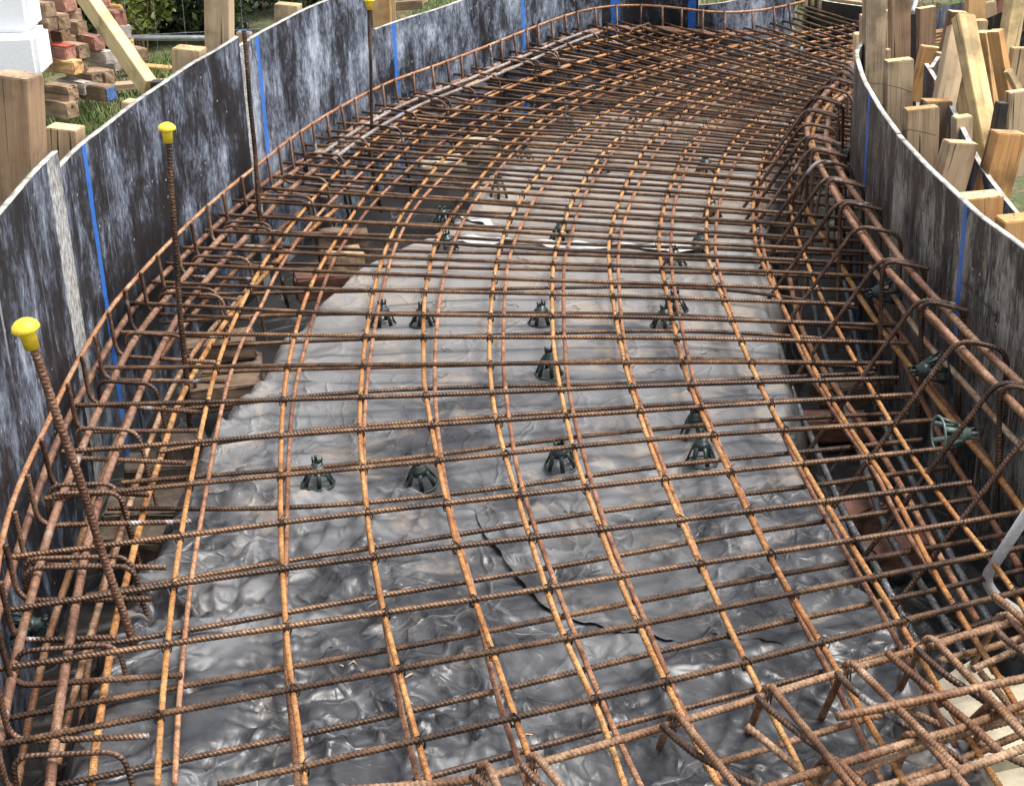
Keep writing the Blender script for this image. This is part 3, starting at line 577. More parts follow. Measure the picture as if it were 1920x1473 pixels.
matB = thing('rebar_mat', 'lower layer of the rusty rebar grid lying just beneath the upper grid', 'rebar mat')
ULONG = []; LLONG = []
for i, px in Uln.items():
    P = fair(resample(smooth([W(*p, -.014) for p in px]), 60), 3)
    P = extend(P, 4.2, 4.2-.12*i); P = resample(P, int(arclen(P)[-1]/.03)); ULONG.append(P)
    near_ribs(wobble(P, .003), .0066, 'lengthwise_bar', M_LONG, matT, 9)
for i, px in Lln.items():
    P = fair(resample(smooth([W(*p, -.052) for p in px]), 60), 3)
    P = extend(P, 3.6, 4.2-.12*i); P = resample(P, int(arclen(P)[-1]/.03)); LLONG.append(P)
    near_ribs(wobble(P, .004), .0062, 'lengthwise_bar', M_LONG2, matB, 9)
CR = [[(310, 494), (640, 511), (1280, 533), (1633, 545)], [(283, 528), (640, 544), (1280, 559), (1600, 571)], [(240, 569), (640, 588), (1280, 596), (1687, 608)], [(227, 623), (640, 630), (1280, 634), (1703, 644)], [(183, 689), (640, 685), (1280, 678), (1673, 681)], [(143, 759), (640, 746), (1280, 721), (1687, 708)], [(117, 846), (640, 809), (1280, 765), (1710, 739)], [(83, 934), (640, 880), (1280, 819), (1748, 788)], [(7, 1045), (640, 965), (1280, 893), (1780, 841)], [(10, 1145), (640, 1050), (1280, 972), (1820, 904)], [(-40, 1258), (640, 1159), (1280, 1062), (1793, 982), (1910, 962)], [(-60, 1407), (640, 1273), (1280, 1153), (1920, 1025)], [(410, 1473), (640, 1421), (1280, 1269), (1920, 1105)]]
lp = [(1340, 42), (1302, 33), (1232, 27), (1163, 28), (1136, 33), (1095, 47), (1062, 52), (1000, 75), (900, 112), (857, 127), (810, 145), (757, 163), (727, 182), (700, 200), (640, 232), (580, 263), (511, 325), (487, 345), (432, 373), (403, 405), (377, 433), (340, 460), (310, 494)]
y13 = [48, 59, 73, 82, 92, 102, 115, 126, 137, 148, 159, 170, 181, 192, 204, 216, 228, 240, 252, 264, 277, 291, 307, 324, 343, 364, 386, 408, 431, 454, 479, 505]
for y in y13:
    s = np.interp(y, [48, 92, 137, 160, 181, 216, 252, 300, 360, 440, 480, 533], [.32, .29, .25, .18, .13, .085, .068, .068, .075, .062, .05, .035])
    r = np.interp(y, [48, 92, 130, 160, 200, 240, 300, 360, 440, 533], [.27, .24, .2, .18, .14, .12, .1, .09, .06, .035])
    x = 1300.; 
    while x > 300:
        yy = y-s*(1300-x); ly = np.interp(x, [q[0] for q in lp[::-1]], [q[1] for q in lp[::-1]])
        if yy < ly: break
        x -= 4
    x += rnd.uniform(-4, 10)
    xe = np.interp(y, [40, 150, 300, 505], [1625, 1650, 1625, 1632])+rnd.uniform(-6, 12)
    CR.append([(x, y-s*(1300-x)), (1300-(1300-x)*.5, y-s*(1300-x)*.5), (1300, y), (xe, y+r*(xe-1300))])
for a, c in [((1330, 45), (1612, 127)), ((1360, 41), (1612, 116)), ((1395, 42), (1612, 108)), ((1425, 38), (1612, 98)), ((1447, 32), (1615, 87)), ((1467, 27), (1615, 76)), ((1486, 21), (1615, 64)), ((1500, 16), (1615, 54)), ((1508, 12), (1615, 44)), ((1513, 7), (1615, 35))]: CR.append([a, c])
UCROSS = []
for c in CR:
    P = np.array([W(*p, 0.) for p in c]); P = fair(resample(smooth(P), 30), 4); UCROSS.append(P)
    near_ribs(wobble(resample(P, max(20, int(arclen(P)[-1]/.03))), .0035 if P[0, 1] > 5 else .002), .0070, 'crosswise_bar', M_CROSS, matT, 6.2)
LC = [[(160, 1115), (640, 1036), (983, 982), (1280, 938), (1780, 876)], [(147, 1212), (640, 1130), (1280, 1020), (1827, 934)], [(20, 1345), (640, 1230), (1280, 1110), (1920, 998)], [(107, 1473), (640, 1357), (1280, 1212), (1920, 1070)], [(753, 1473), (993, 1405), (1260, 1335), (1680, 1215), (1873, 1155)],
 [(200, 955), (640, 949), (1280, 868), (1730, 824)], [(230, 905), (640, 870), (1280, 798), (1703, 778)], [(300, 850), (640, 800), (1280, 757), (1695, 748)], [(330, 765), (640, 739), (1280, 713), (1640, 700)], [(380, 700), (640, 691), (1280, 673), (1640, 690)], [(400, 645), (640, 637), (1280, 621), (1600, 640)],
 [(300, 606), (480, 590), (900, 585), (1280, 590), (1640, 618)], [(320, 552), (640, 548), (1280, 538), (1610, 580)]]
for y in y13:
    s = np.interp(y, [48, 137, 181, 252, 360, 533], [.31, .25, .14, .075, .06, .02])
    yy = y+np.interp(y, [48, 200, 533], [4, 7, 10])+rnd.uniform(-2, 2)
    x = np.interp(y, [48, 100, 150, 200, 300, 400, 505], [1230, 1090, 980, 830, 660, 480, 380])+rnd.uniform(-15, 25)
    xe = np.interp(y, [40, 150, 300, 505], [1625, 1600, 1560, 1600])+rnd.uniform(-25, 25)
    LC.append([(x, yy-s*(1300-x)), (1300, yy), (xe, yy+(s*.8+.01)*(xe-1300))])
for y in y13[:16]:
    for q in range(2):
        s = np.interp(y, [48, 137, 181, 252], [.32, .25, .14, .085])+rnd.uniform(-.012, .012); yy = y+rnd.uniform(1, 10); x = np.interp(y, [48, 100, 150, 200], [1250, 1130, 1020, 880])+rnd.uniform(-15, 120); xe = rnd.uniform(1560, 1640)
        LC.append([(x, yy-s*(1300-x)), (1300, yy), (xe, yy+(s*.8+.01)*(xe-1300))])
for c in LC:
    P = np.array([W(*p, -.066) for p in c]); P = fair(resample(smooth(P), 30), 4)
    near_ribs(wobble(resample(P, max(20, int(arclen(P)[-1]/.03))), .004), .0068, 'crosswise_bar', M_CROSS, matB, 6.2)
# tie wires at crossings of the upper grid
ties = []
for A in UCROSS:
    for B in ULONG:
        D = np.linalg.norm(A[:, None, :2]-B[None, :, :2], axis=2); i, j = np.unravel_index(np.argmin(D), D.shape)
        if D[i, j] < .06: 
            # intersection refine
            a0, a1 = A[max(0, i-1)], A[min(len(A)-1, i+1)]; b0, b1 = B[max(0, j-1)], B[min(len(B)-1, j+1)]
            d1, d2 = (a1-a0)[:2], (b1-b0)[:2]; den = d1[0]*d2[1]-d1[1]*d2[0]
            if abs(den) < 1e-9: continue
            t = ((b0-a0)[0]*d2[1]-(b0-a0)[1]*d2[0])/den; u = ((b0-a0)[0]*d1[1]-(b0-a0)[1]*d1[0])/den
            if -.2 < t < 1.2 and -.2 < u < 1.2: ties.append((a0[:2]+d1*t, math.atan2(d1[1], d1[0])))
ties = [t for t in ties if rnd.random() < .88]; ties.sort(key=lambda t: t[0][1])
def tie_mesh():
    ps = []
    for k, rot in ((0, .75), (1, -.75)):
        a = np.linspace(0, 2*math.pi, 15)
        C = np.stack([np.zeros(15), np.cos(a)*.0115, np.sin(a)*.0155-.007], -1); C[:, 0] += .004*k
        c, s = math.cos(rot), math.sin(rot); R = np.array([[c, -s, 0], [s, c, 0], [0, 0, 1]]); C = C@R.T
        V, Fc, uv, cap = tube_arrays(C, .0015, False, n=5); ps.append((V, Fc))
    C = np.array([[0, 0, .008], [.004, .003, .014], [.010, .004, .017], [.014, .010, .014]]); V, Fc, uv, cap = tube_arrays(C, .0012, False, n=5); ps.append((V, Fc))
    return merge(ps)
TV, TF = tie_mesh(); tme = fastmesh('tie_wire', TV, TF); rest = []
for k, (p, a) in enumerate(ties):
    a += rnd.choice((0, math.pi/2, math.pi))
    if k < 96:
        o = obj('tie_wire', tme, M_WIRE, matT); o.location = (p[0], p[1], 0); o.rotation_euler = (0, 0, a)
    else:
        c, s = math.cos(a), math.sin(a); R = np.array([[c, -s, 0], [s, c, 0], [0, 0, 1]]); rest.append((TV@R.T+np.array([p[0], p[1], 0]), TF))
V, Fc = merge(rest); o = obj('tie_wires', fastmesh('tie_wires', V, Fc), M_WIRE, matT); o['kind'] = 'stuff'

# ------------------------------------------------------------------ left edge beam cage
cage = thing('edge_beam_cage', 'rebar cage of thick bars, bent hooks and hairpin links along the left form', 'rebar cage')
def longbar(px, z, r, m, par, name='main_bar', ext=None, extlen=0, r0=4.2, ribs=True):
    P = np.array([W(*p, z) for p in px]); 
    if ext == 'edge':      # continue parallel to the form edge
        q = P[-1]; i = int(np.argmin(np.linalg.norm(E[:, :2]-q[:2], axis=1))); v = q-E[i]; T = E[i+1]-E[i]; d = abs(v[0]*T[1]-v[1]*T[0])/np.linalg.norm(T[:2])
        O = offset2(E, d); O[:, 2] = z; seg = O[i+3:i+3+extlen:4]; P = np.vstack([P, seg])
    P = fair(resample(smooth(P), 80), 3); P = resample(P, int(arclen(P)[-1]/.03)+2)
    return tube(name, wobble(P, .002), r, m, par, ribs=ribs, pitch=.0125 if r > .009 else .0095)
longbar([(-30, 1230), (0, 1130), (23, 1059), (50, 982), (87, 874), (133, 774), (160, 724), (187, 678), (233, 601), (273, 548), (303, 517), (347, 480), (380, 447), (461, 373), (525, 320)], -.015, .0105, M_THICK, cage, ext='edge', extlen=70)
longbar([(-20, 1473), (0, 1382), (17, 1282), (37, 1189), (63, 1099), (90, 990), (133, 884), (173, 791), (207, 721), (247, 641), (287, 588), (327, 541), (357, 507), (390, 470), (417, 443), (496, 364), (534, 335), (600, 285), (673, 232)], -.015, .0105, M_THICK, cage, ext='edge', extlen=60)
longbar([(91, 1500), (93, 1473), (100, 1382), (117, 1282), (130, 1199), (143, 1115), (170, 982), (203, 878), (233, 808), (267, 718), (307, 644), (337, 584), (373, 544), (400, 510), (430, 477), (460, 447), (531, 367), (563, 341), (587, 320), (709, 227), (756, 201)], -.015, .0105, M_THICK, cage, ext='edge', extlen=56)
longbar([(30, 1473), (60, 1315), (93, 1182), (143, 1032), (187, 908), (230, 801), (275, 715), (330, 630), (390, 560), (470, 480), (560, 400)], -.20, .0095, M_CAGE, cage)
longbar([(110, 1432), (133, 1332), (167, 1202), (200, 1089), (240, 958), (283, 824), (320, 731), (370, 650), (430, 580), (500, 505), (590, 420)], -.12, .0085, M_CAGE, cage)
longbar([(173, 1473), (183, 1382), (200, 1282), (217, 1169), (233, 1109), (273, 941), (300, 858), (333, 758), (383, 664), (423, 601), (480, 530), (560, 450), (640, 385)], -.08, .0085, M_LONG, cage)
longbar([(147, 1449), (160, 1299), (187, 1122), (225, 990), (262, 880), (310, 770)], -.22, .0085, M_CAGE, cage)
longbar([(-25, 1400), (10, 1260), (45, 1120), (75, 1000), (120, 900), (160, 810), (210, 730), (260, 650), (330, 570)], -.26, .0095, M_THICK, cage)
Pe = E.copy(); i0 = 4
tube('edge_bar', wobble(resample(Pe, 260), .002), .0072, M_EDGE, cage, ribs=True)
for dd in (.085, .165):
    O = fair(offset2(E, dd), 3); O[:, 2] = .004; i_ = int(np.argmin(np.abs(O[:, 1]-6.7)+(O[:, 0] > 0)*9)); tube('pale_bar', O[i_:i_+52:2], .0085, M_PALEBAR, cage, ribs=True, pitch=.0125)
# hooks: vertical at the form, bend, horizontal tail under the thick bars
Es = resample(E, 1000); sE_ = arclen(Es)
def edge_frame(s):
    p = np.array([np.interp(s, sE_, Es[:, k]) for k in range(3)]); q = np.array([np.interp(s+.05, sE_, Es[:, k]) for k in range(3)]); t = (q-p); t /= np.linalg.norm(t); return p, t, np.array([t[1], -t[0], 0])
nh = 0
s = .12
while s < sE_[-1]-.05:
    p, t, nrm = edge_frame(s); far = p[1] > 6.3
    zt = .108+rnd.uniform(-.006, .008); a = rnd.uniform(-.012, .012); nn = nrm+t*(rnd.uniform(-.1, .1)-.16); nn /= np.linalg.norm(nn)
    b0 = p+nrm*.012; b0[2] = zt; b1 = p+nrm*.02+t*a; b1[2] = -.034
    ln = rnd.uniform(.20, .38)
    b2 = b1+nn*ln; b2[2] = -.034+rnd.uniform(-.004, .004)
    if p[0] < 1.0 or True:
        P = fillet([b0, b1, b2], .045, 7)
        tube('bent_hook', P, .0068, M_HOOK, cage, ribs=not far)
    nh += 1
    # hairpin link: horizontal loop over the bars, then leg down on the inner side
    if nh % 2 == 0 and p[0] < .9:
        w = rnd.uniform(.17, .24); c = p+nrm*.03+t*rnd.uniform(.05, .09); z0 = .012
        for dz, dx in (((0, 0), (.0, .03)) if rnd.random() < .6 else ((0, 0),)):
            a0 = c+t*dx; a0[2] = z0-.09; a1 = a0.copy(); a1[2] = z0+dx*.3; a2 = a1+nn*(w+rnd.uniform(-.01, .02)); a3 = a2+nn*.035; a3[2] = -.30
            tube('hairpin_link', fillet([a0, a1, a2, a3], .04, 7), .0058, M_STIR, cage, ribs=not far)
    s += rnd.uniform(.165, .205) if p[1] < 6 else rnd.uniform(.12, .16)

# ------------------------------------------------------------------ capped rods on the left
def cap_mesh():
    prof = [(0, .040), (.009, .0385), (.018, .034), (.025, .027), (.0275, .0195), (.0265, .018), (.0165, .0175), (.016, .014), (.0145, -.022), (.0115, -.022), (.0115, .010), (0, .010)]
    n = 28; V = []; Fc = []
    for r, z in prof:
        for k in range(n): a = 2*math.pi*k/n; V.append((r*math.cos(a), r*math.sin(a), z))
    for i in range(len(prof)-1):
        for k in range(n): Fc.append((i*n+k, i*n+(k+1) % n, (i+1)*n+(k+1) % n, (i+1)*n+k))
    return fastmesh('cap', V, Fc)
cap_me = cap_mesh()
def rod(label, base, top, r, capped, m=M_CROSS, cs=1.):
    root = thing('marker_rod', label, 'marker rod', tuple(base), 'upright rods along the left form')
    P = np.linspace(0, 1, 40)[:, None]*(top-base); tube('rod', wobble(P, .002), r, m, root, ribs=True, pitch=.013)
    if capped:
        o = obj('cap', cap_me, M_CAP, root); o.location = tuple(top-base-np.array([0, 0, .012])); d = Vector(tuple(top-base)); o.rotation_euler = d.to_track_quat('Z', 'Y').to_euler(); o.scale = (cs,)*3
b = W(265, 1243, -.14); rod('leaning rusty rod with a yellow mushroom cap, nearest of the rods', b, Q(52, 622, b[1]-.10), .0095, True, M_THICK, 1.05)
b = W(357, 815, -.24); rod('upright rusty rod with a yellow mushroom cap in front of the blue striped panel', b, Q(313, 246, b[1]), .0085, True, M_CROSS, .95)
b = W(489, 436, -.05); rod('tall rusty rod without a cap, between the two capped rods further back', b, Q(458, 58, b[1]), .0088, False)
b = W(697, 248, -.02); rod('thin far rod with a yellow cap cut by the top of the picture', b, Q(692, 4, b[1]), .0075, True, M_CROSS, .95)

# ------------------------------------------------------------------ right edge beam cage
rc = thing('edge_beam_cage', 'rebar cage of arched stirrups and thick bars standing along the right form', 'rebar cage')
zR = .20
R1 = [(1625, 118), (1590, 140), (1547, 177), (1520, 217), (1513, 247), (1527, 290), (1553, 340), (1587, 400), (1617, 443), (1650, 491), (1690, 534), (1747, 594), (1803, 654), (1863, 718), (1920, 778), (1990, 850)]
R2 = [(1610, 165), (1563, 197), (1553, 233), (1550, 263), (1573, 317), (1600, 360), (1630, 400), (1657, 440), (1693, 491), (1737, 541), (1790, 598), (1840, 651), (1920, 724), (2000, 800)]
C1 = fair(resample(smooth([W(*p, zR) for p in R1]), 120), 5); C2 = fair(resample(smooth([W(*p, zR-.005) for p in R2]), 120), 5)
tube('main_bar', resample(C1, 150), .0105, M_BEAM, rc, ribs=True, pitch=.0125)
tube('main_bar', resample(C2, 150), .0105, M_BEAM, rc, ribs=True, pitch=.0125)
C3 = C1.copy(); C3 = offset2(C3, -.022); C3[:, 2] -= .035; tube('main_bar', resample(C3[10:70], 90), .008, M_LONG, rc, ribs=True)
C4 = offset2(C2.copy(), .025); C4[:, 2] -= .045; tube('main_bar', resample(C4[45:], 90), .0085, M_CAGE, rc, ribs=True)
# side bars in the plane next to the form
RWi = offset2(RW, .07)
def sidebar(px, m, r):
    P = [hit(*p, RWi) for p in px]; P = [q[0] for q in P if q is not None]
    P = fair(resample(smooth(P), 60), 4); tube('side_bar', P, r, m, rc, ribs=True, pitch=.0115)
sidebar([(1632, 500), (1673, 551), (1730, 634), (1813, 724), (1880, 801), (1919, 841)], M_EDGE, .0085)
sidebar([(1640, 560), (1700, 640), (1757, 735), (1830, 830), (1903, 938), (1919, 965)], M_LONG2, .0085)
def w3(pts): return np.array([W(*p) for p in pts])
P = fair(resample(smooth([W(*p, -.02) for p in [(1500, 300), (1500, 350), (1520, 410), (1547, 450), (1573, 491), (1613, 558), (1663, 631), (1710, 691), (1757, 751), (1813, 824), (1870, 890), (1940, 990)]]), 80), 3); tube('main_bar', P, .0085, M_LONG, rc, ribs=True)
P = fair(resample(smooth([W(*p, -.15) for p in [(1478, 508), (1497, 598), (1530, 671), (1575, 740), (1640, 830), (1700, 930), (1760, 1040), (1830, 1160)]]), 60), 3); tube('main_bar', P, .0085, M_LONG2, rc, ribs=True)
P = fair(resample(smooth([W(*p, -.10) for p in [(1643, 571), (1680, 640), (1713, 718), (1755, 800), (1790, 870), (1850, 960), (1910, 1060)]]), 60), 3); tube('main_bar', P, .0085, M_LONG2, rc, ribs=True)
for px in ([(1455, 560), (1457, 624), (1480, 718), (1520, 818), (1563, 918), (1593, 982), (1647, 1072), (1693, 1159), (1725, 1215)], [(1520, 500), (1523, 558), (1547, 664), (1580, 751), (1613, 851), (1657, 982), (1700, 1055), (1757, 1142), (1813, 1235)], [(1575, 480), (1583, 524), (1613, 668), (1657, 791), (1697, 874), (1757, 989), (1800, 1075), (1847, 1149), (1900, 1230)]):
    P = fair(resample(smooth([W(*p, -.26) for p in px]), 60), 3); tube('bottom_bar', P, .0105, M_STEEL, rc, ribs=True, pitch=.012)
s1 = arclen(C1)
apex = [(1612, 128), (1600, 133), (1584, 142), (1564, 155), (1545, 170), (1532, 190), (1520, 213), (1519, 240), (1522, 263), (1530, 285), (1542, 310), (1562, 342), (1583, 383), (1620, 437), (1670, 498), (1733, 567), (1808, 651), (1887, 722), (1975, 800)]
arch_legs = []
for k, ap in enumerate(apex):
    q = W(*ap, zR+.012); i = int(np.argmin(np.linalg.norm(C1[:, :2]-q[:2], axis=1))); p1 = C1[i].copy()
    j = int(np.argmin(np.linalg.norm(C2[:, :2]-p1[:2], axis=1))); T = C1[min(i+1, 119)]-C1[max(i-1, 0)]; T /= np.linalg.norm(T)
    nin = np.array([T[1], -T[0], 0])   # travel far->near, inside lies to the right of travel
    p1 = p1+nin*0.004; p2 = C2[j].copy(); p2 -= nin*.012
    for d in ((0,) if k % 3 == 1 else (0, .016)):
        sh = T*d
        top1 = p1+sh; top1[2] = zR+.034; top1 = top1+nin*.012; top2 = p2+sh+T*.03-nin*.03; top2[2] = zR+.012
        rl = top2-nin*.012; rl[2] = -.30
        ll = top1+nin*.34-T*.02; ll[2] = -.30
        if d: ll = top1+nin*(-.01)+T*.02; ll[2] = -.30+.28*(rnd.random() < .5)
        lleg = top1+nin*.028
        lleg[2] = zR-.012
        P = fillet([rl, top2, top1, ll] if d == 0 else [top2+T*.02-nin*.0, top1, ll], .045, 8)
        tube('arched_stirrup', P, .0068, M_STIR, rc, ribs=True)
# steep close bundle of legs where the stirrups crowd at the bend
for px in [(1500, 330, 1462, 520), (1508, 325, 1470, 525), (1513, 330, 1484, 520), (1496, 345, 1450, 500), (1525, 320, 1490, 545), (1540, 335, 1500, 600)]:
    a = W(px[0], px[1], .08); c = W(px[2], px[3], -.28); tube('stirrup_leg', np.linspace(0, 1, 20)[:, None]*(c-a)+a, .0062, M_STIR, rc, ribs=True)

# ------------------------------------------------------------------ near right truss-like cage
nc = thing('link_cage', 'dense cage of triangular links lying across the near right corner', 'rebar cage')
def seg(name, pts, r=.0078, m=M_CAGE, f=0):
    P = np.array([W(*p) for p in pts])
    P = fillet(P, f, 6) if f else smooth(P, .04)
    if len(P) < 12: P = resample(P, 20)
    return tube(name, wobble(P, .0012), r, m, nc, ribs=True, pitch=.0105)
seg('chord_bar', [(640, 1482, .03), (867, 1473-9, .03), (1000, 1434, .03), (1263, 1355, .03), (1440, 1302, .03), (1593, 1255, .03), (1743, 1210, .03), (1890, 1165, .03)], .0082)
seg('chord_bar', [(1570, 1342, .075), (1740, 1308, .075), (1930, 1270, .075)], .0085)
seg('chord_bar', [(1430, 1480, .05), (1600, 1425, .05), (1797, 1365, .05), (1930, 1315, .05)], .0085)
seg('chord_bar', [(1700, 1476, .08), (1830, 1432, .08), (1940, 1398, .08)], .0088)
seg('chord_bar', [(1553, 1478, .02), (1680, 1415, .02), (1930, 1338, .02)], .0080)
seg('chord_bar', [(1320, 1437, -.08), (1510, 1380, -.08), (1640, 1342, -.08), (1870, 1278, -.08)], .0075)
seg('chord_bar', [(1640, 1478, -.02), (1730, 1449, -.02), (1930, 1370, -.02)], .0078)
seg('chord_bar', [(1745, 1212, .05), (1880, 1170, .05), (1950, 1150, .05)], .0080)
seg('chord_bar', [(1760, 1240, -.06), (1850, 1215, -.06), (1960, 1180, -.06)], .0075)
AP = [((905, 1432), (868, 1560), (985, 1600)), ((998, 1414), (985, 1570), (1120, 1560)), ((1262, 1337), (1213, 1465), (1385, 1478)), ((1440, 1286), (1371, 1455), (1600, 1476)), ((1590, 1240), (1498, 1437), (1805, 1450)), ((1740, 1194), (1633, 1395), (1930, 1390)), ((1880, 1150), (1815, 1262), (2010, 1290))]
for (ax, ay), (lx, ly), (rx, ry) in AP:
    seg('triangular_link', [(lx, ly, -.33), (ax-4, ay+3, .045), (ax+9, ay+2, .055), (rx, ry, .085)], .0078, M_CAGE, .02)
    seg('triangular_link', [(ax-20, ay+22, .045), (ax+40, ay+75, .05), (rx+30, ry-5, .02)], .0070, M_STIR)
    # wire binding at the node
    q = W(ax, ay+12, .05)
    for d in (0, .006):
        a = np.linspace(0, 2*math.pi, 13); C = np.stack([q[0]+d+np.cos(a)*.004, q[1]+np.cos(a)*.014, q[2]-.012+np.sin(a)*.015], -1)
        tube('tie_wire', C, .0012, M_WIRE, nc, n=5)
for (ax, ay), (rx, ry) in [((1553, 1422), (1640, 1500)), ((1710, 1372), (1815, 1480)), ((1860, 1318), (1940, 1400))]:
    seg('triangular_link', [(ax-38, ay+32, -.03), (ax-8, ay+4, .06), (ax+14, ay+2, .065), (rx, ry, .09)], .0076, M_CAGE, .02)
    seg('triangular_link', [(ax-60, ay+130, -.3), (ax, ay+10, .045)], .0076, M_CAGE)
seg('loose_bar', [(1666, 1224, .07), (1780, 1325, .06), (1885, 1418, .05)], .0082); seg('loose_bar', [(1399, 1361, .03), (1507, 1449, -.02), (1540, 1480, -.03)], .0078)
seg('loose_bar', [(1862, 1114, .09), (1960, 1195, .08)], .0075); seg('loose_bar', [(1825, 1255, .0), (1960, 1190, .02)], .0075)
seg('loose_bar', [(1700, 1330, -.10), (1960, 1450, -.12)], .0075); seg('loose_bar', [(1600, 1345, -.15), (1770, 1475, -.18)], .0075); seg('loose_bar', [(1840, 1260, -.05), (1960, 1400, -.1)], .0075)

# ------------------------------------------------------------------ bar chairs
def chair_parts():
    n = 26; parts = {}
    a = np.linspace(0, 2*math.pi, n+1)[:-1]
    # base ring: flat lip
    prof = [(.046, 0), (.051, 0), (.052, .004), (.049, .006), (.045, .004)]; V = []; Fc = []
    for r, z in prof:
        for t in a: V.append((r*math.cos(t), r*math.sin(t), z))
    m = len(prof)
    for i in range(m):
        for k in range(n): Fc.append((i*n+k, i*n+(k+1) % n, ((i+1) % m)*n+(k+1) % n, ((i+1) % m)*n+k))
    parts['base_ring'] = (V, Fc)
    # ribs
    def box8(p0, p1, w, d0, d1, t):
        # blade between p0 and p1 (radial), width tangential w
        er = np.array([math.cos(t), math.sin(t), 0]); et = np.array([-math.sin(t), math.cos(t), 0]); V = []
        for p, d in ((p0, d0), (p1, d1)):
            c = er*p[0]+np.array([0, 0, p[1]])
            for s1_, s2_ in ((-1, -1), (1, -1), (1, 1), (-1, 1)): V.append(c+et*w*.5*s1_+er*d*.5*s2_)
        return np.array(V), [(0, 1, 2, 3), (7, 6, 5, 4), (0, 4, 5, 1), (1, 5, 6, 2), (2, 6, 7, 3), (3, 7, 4, 0)]
    parts['leg'] = box8((.046, .003), (.025, .058), .013, .006, .006, 0)
    # neck: conical collar with rim
    prof = [(.029, .050), (.024, .066), (.021, .070), (.0175, .072), (.0155, .086), (.0125, .086), (.0145, .070), (.020, .062), (.026, .050)]; V = []; Fc = []; m = len(prof)
    for r, z in prof:
        for t in a: V.append((r*math.cos(t), r*math.sin(t), z))
    for i in range(m):
        for k in range(n): Fc.append((i*n+k, i*n+(k+1) % n, ((i+1) % m)*n+(k+1) % n, ((i+1) % m)*n+k))
    parts['collar'] = (V, Fc)
    ps = [box8((.0135, .083), (.0155, .102), .008, .004, .003, t) for t in (.5, math.pi-.5, math.pi+.5, -.5)]; parts['claw'] = merge([(v, np.array(f)) for v, f in ps])
    return {k: fastmesh(k, v[0], v[1], sm=(k in ('base_ring', 'collar'))) for k, v in parts.items()}
CH = chair_parts(); CHP = {k: v.copy() for k, v in CH.items()}
def make_chair(loc, m, meshes, label, group, scale=1., rot=None):
    t = thing('bar_chair', label, 'bar chair', tuple(loc), group)
    obj('base_ring', meshes['base_ring'], m, t)
    for k in range(6): o = obj('leg', meshes['leg'], m, t); o.rotation_euler = (0, 0, k*math.pi/3+.3)
    obj('collar', meshes['collar'], m, t); obj('claw', meshes['claw'], m, t)
    t.scale = (scale,)*3
    if rot is not None: t.rotation_euler = rot
    return t
def copy_tree(o, parent=None):
    c = o.copy(); scene.collection.objects.link(c); c.parent = parent
    for ch in [x for x in o.children]: copy_tree(ch, c)
    return c
CL = [((597, 906), 'dark green bar chair at the left end of the nearest row, on open sheet'), ((790, 906), 'tilted dark green bar chair, second from left in the nearest row'), ((1052, 872), 'dark green bar chair in the nearest row, under the middle of the grid'), ((1315, 868), 'dark green bar chair in the nearest row at its right end'),
 ((1305, 815), 'dark green bar chair standing directly behind the right end one of the nearest row'), ((1030, 702), 'dark green bar chair standing alone between the two nearest rows'), ((1015, 606), 'dark green bar chair in the second row at its middle'), ((793, 608), 'dark green bar chair in the second row, left of the middle'), ((718, 608), 'dark green bar chair in the second row at its left end'),
 ((1245, 612), 'dark green bar chair in the second row at its right end'), ((1266, 582), 'dark green bar chair hidden behind the right one of the second row'), ((1265, 498), 'black bar chair in front of the white film strip at right'), ((1312, 468), 'dark green bar chair beside the right end of the white film strip'), ((838, 468), 'dark green bar chair at the left end of the white film strip'),
 ((832, 420), 'small bar chair beside the white film scrap'), ((1052, 448), 'dark bar chair standing on the middle of the white film strip'), ((935, 372), 'dark green bar chair beyond the film scrap at left'), ((985, 305), 'squat green bar chair on the white rubble at the far left of the sheet'), ((1125, 322), 'dark bar chair half hidden behind the far bars left of the middle'), ((1322, 324), 'dark green bar chair with pale shine at the far right of the open sheet'), ((1335, 412), 'dark bar chair between the film strip and the far right chair')]
first = None
far_c = [(1008, 236), (1062, 238), (1193, 230), (1118, 196), (1232, 198), (1168, 152), (1173, 178), (1240, 128), (1300, 160), (1290, 92), (1336, 98), (1427, 84), (1500, 108), (1437, 114), (1402, 125), (1442, 148), (1577, 137), (1513, 165), (1467, 193), (1387, 220), (1325, 164), (1305, 60)]
for k, (p, lab) in enumerate(CL+[(q, None) for q in far_c]):
    lab = lab or 'small green bar chair seen far off between the crowded bars'
    w = W(p[0], p[1], -.09); z = float(surf_z(w[0], w[1]))
    w = W(p[0], p[1], z)
    tilt = (rnd.uniform(-.05, .05), rnd.uniform(-.05, .05), rnd.uniform(0, 6))
    if p in ((790, 906), (1052, 872), (1305, 815)): tilt = (.22, -.14, .3)
    sc = .90
    if first is None: c = first = make_chair(w, M_CHAIR, CH, lab, 'bar chairs standing on the sheet')
    else: c = copy_tree(first); c['label'] = lab; c.location = tuple(w)
    c.rotation_euler = tilt; c.scale = (sc, sc, sc*min(1.15, max(.8, (-.045-z)/.085)))
gp = 'chairs clipped sideways to the stirrups'
def side_chair(px, py, z, m, meshes, label, sc, yaw, pitch):
    w = W(px, py, z); d = Vector((math.cos(yaw)*math.cos(pitch), math.sin(yaw)*math.cos(pitch), math.sin(pitch)))
    return make_chair(w, m, meshes, label, gp, sc, d.to_track_quat('Z', 'Y').to_euler())
side_chair(1758, 815, .03, M_CHAIRP, CHP, 'pale grey green bar chair lying on its side, largest on the right stirrups', 1.0, .1, -.05)
side_chair(1768, 690, .06, M_CHAIR, CH, 'dark green bar chair lying on its side behind the second right stirrup', .95, 3.3, .0)
side_chair(1680, 545, .06, M_CHAIR, CH, 'dark green bar chair on its side beneath the thick bars where the form darkens', .95, 3.3, .0)
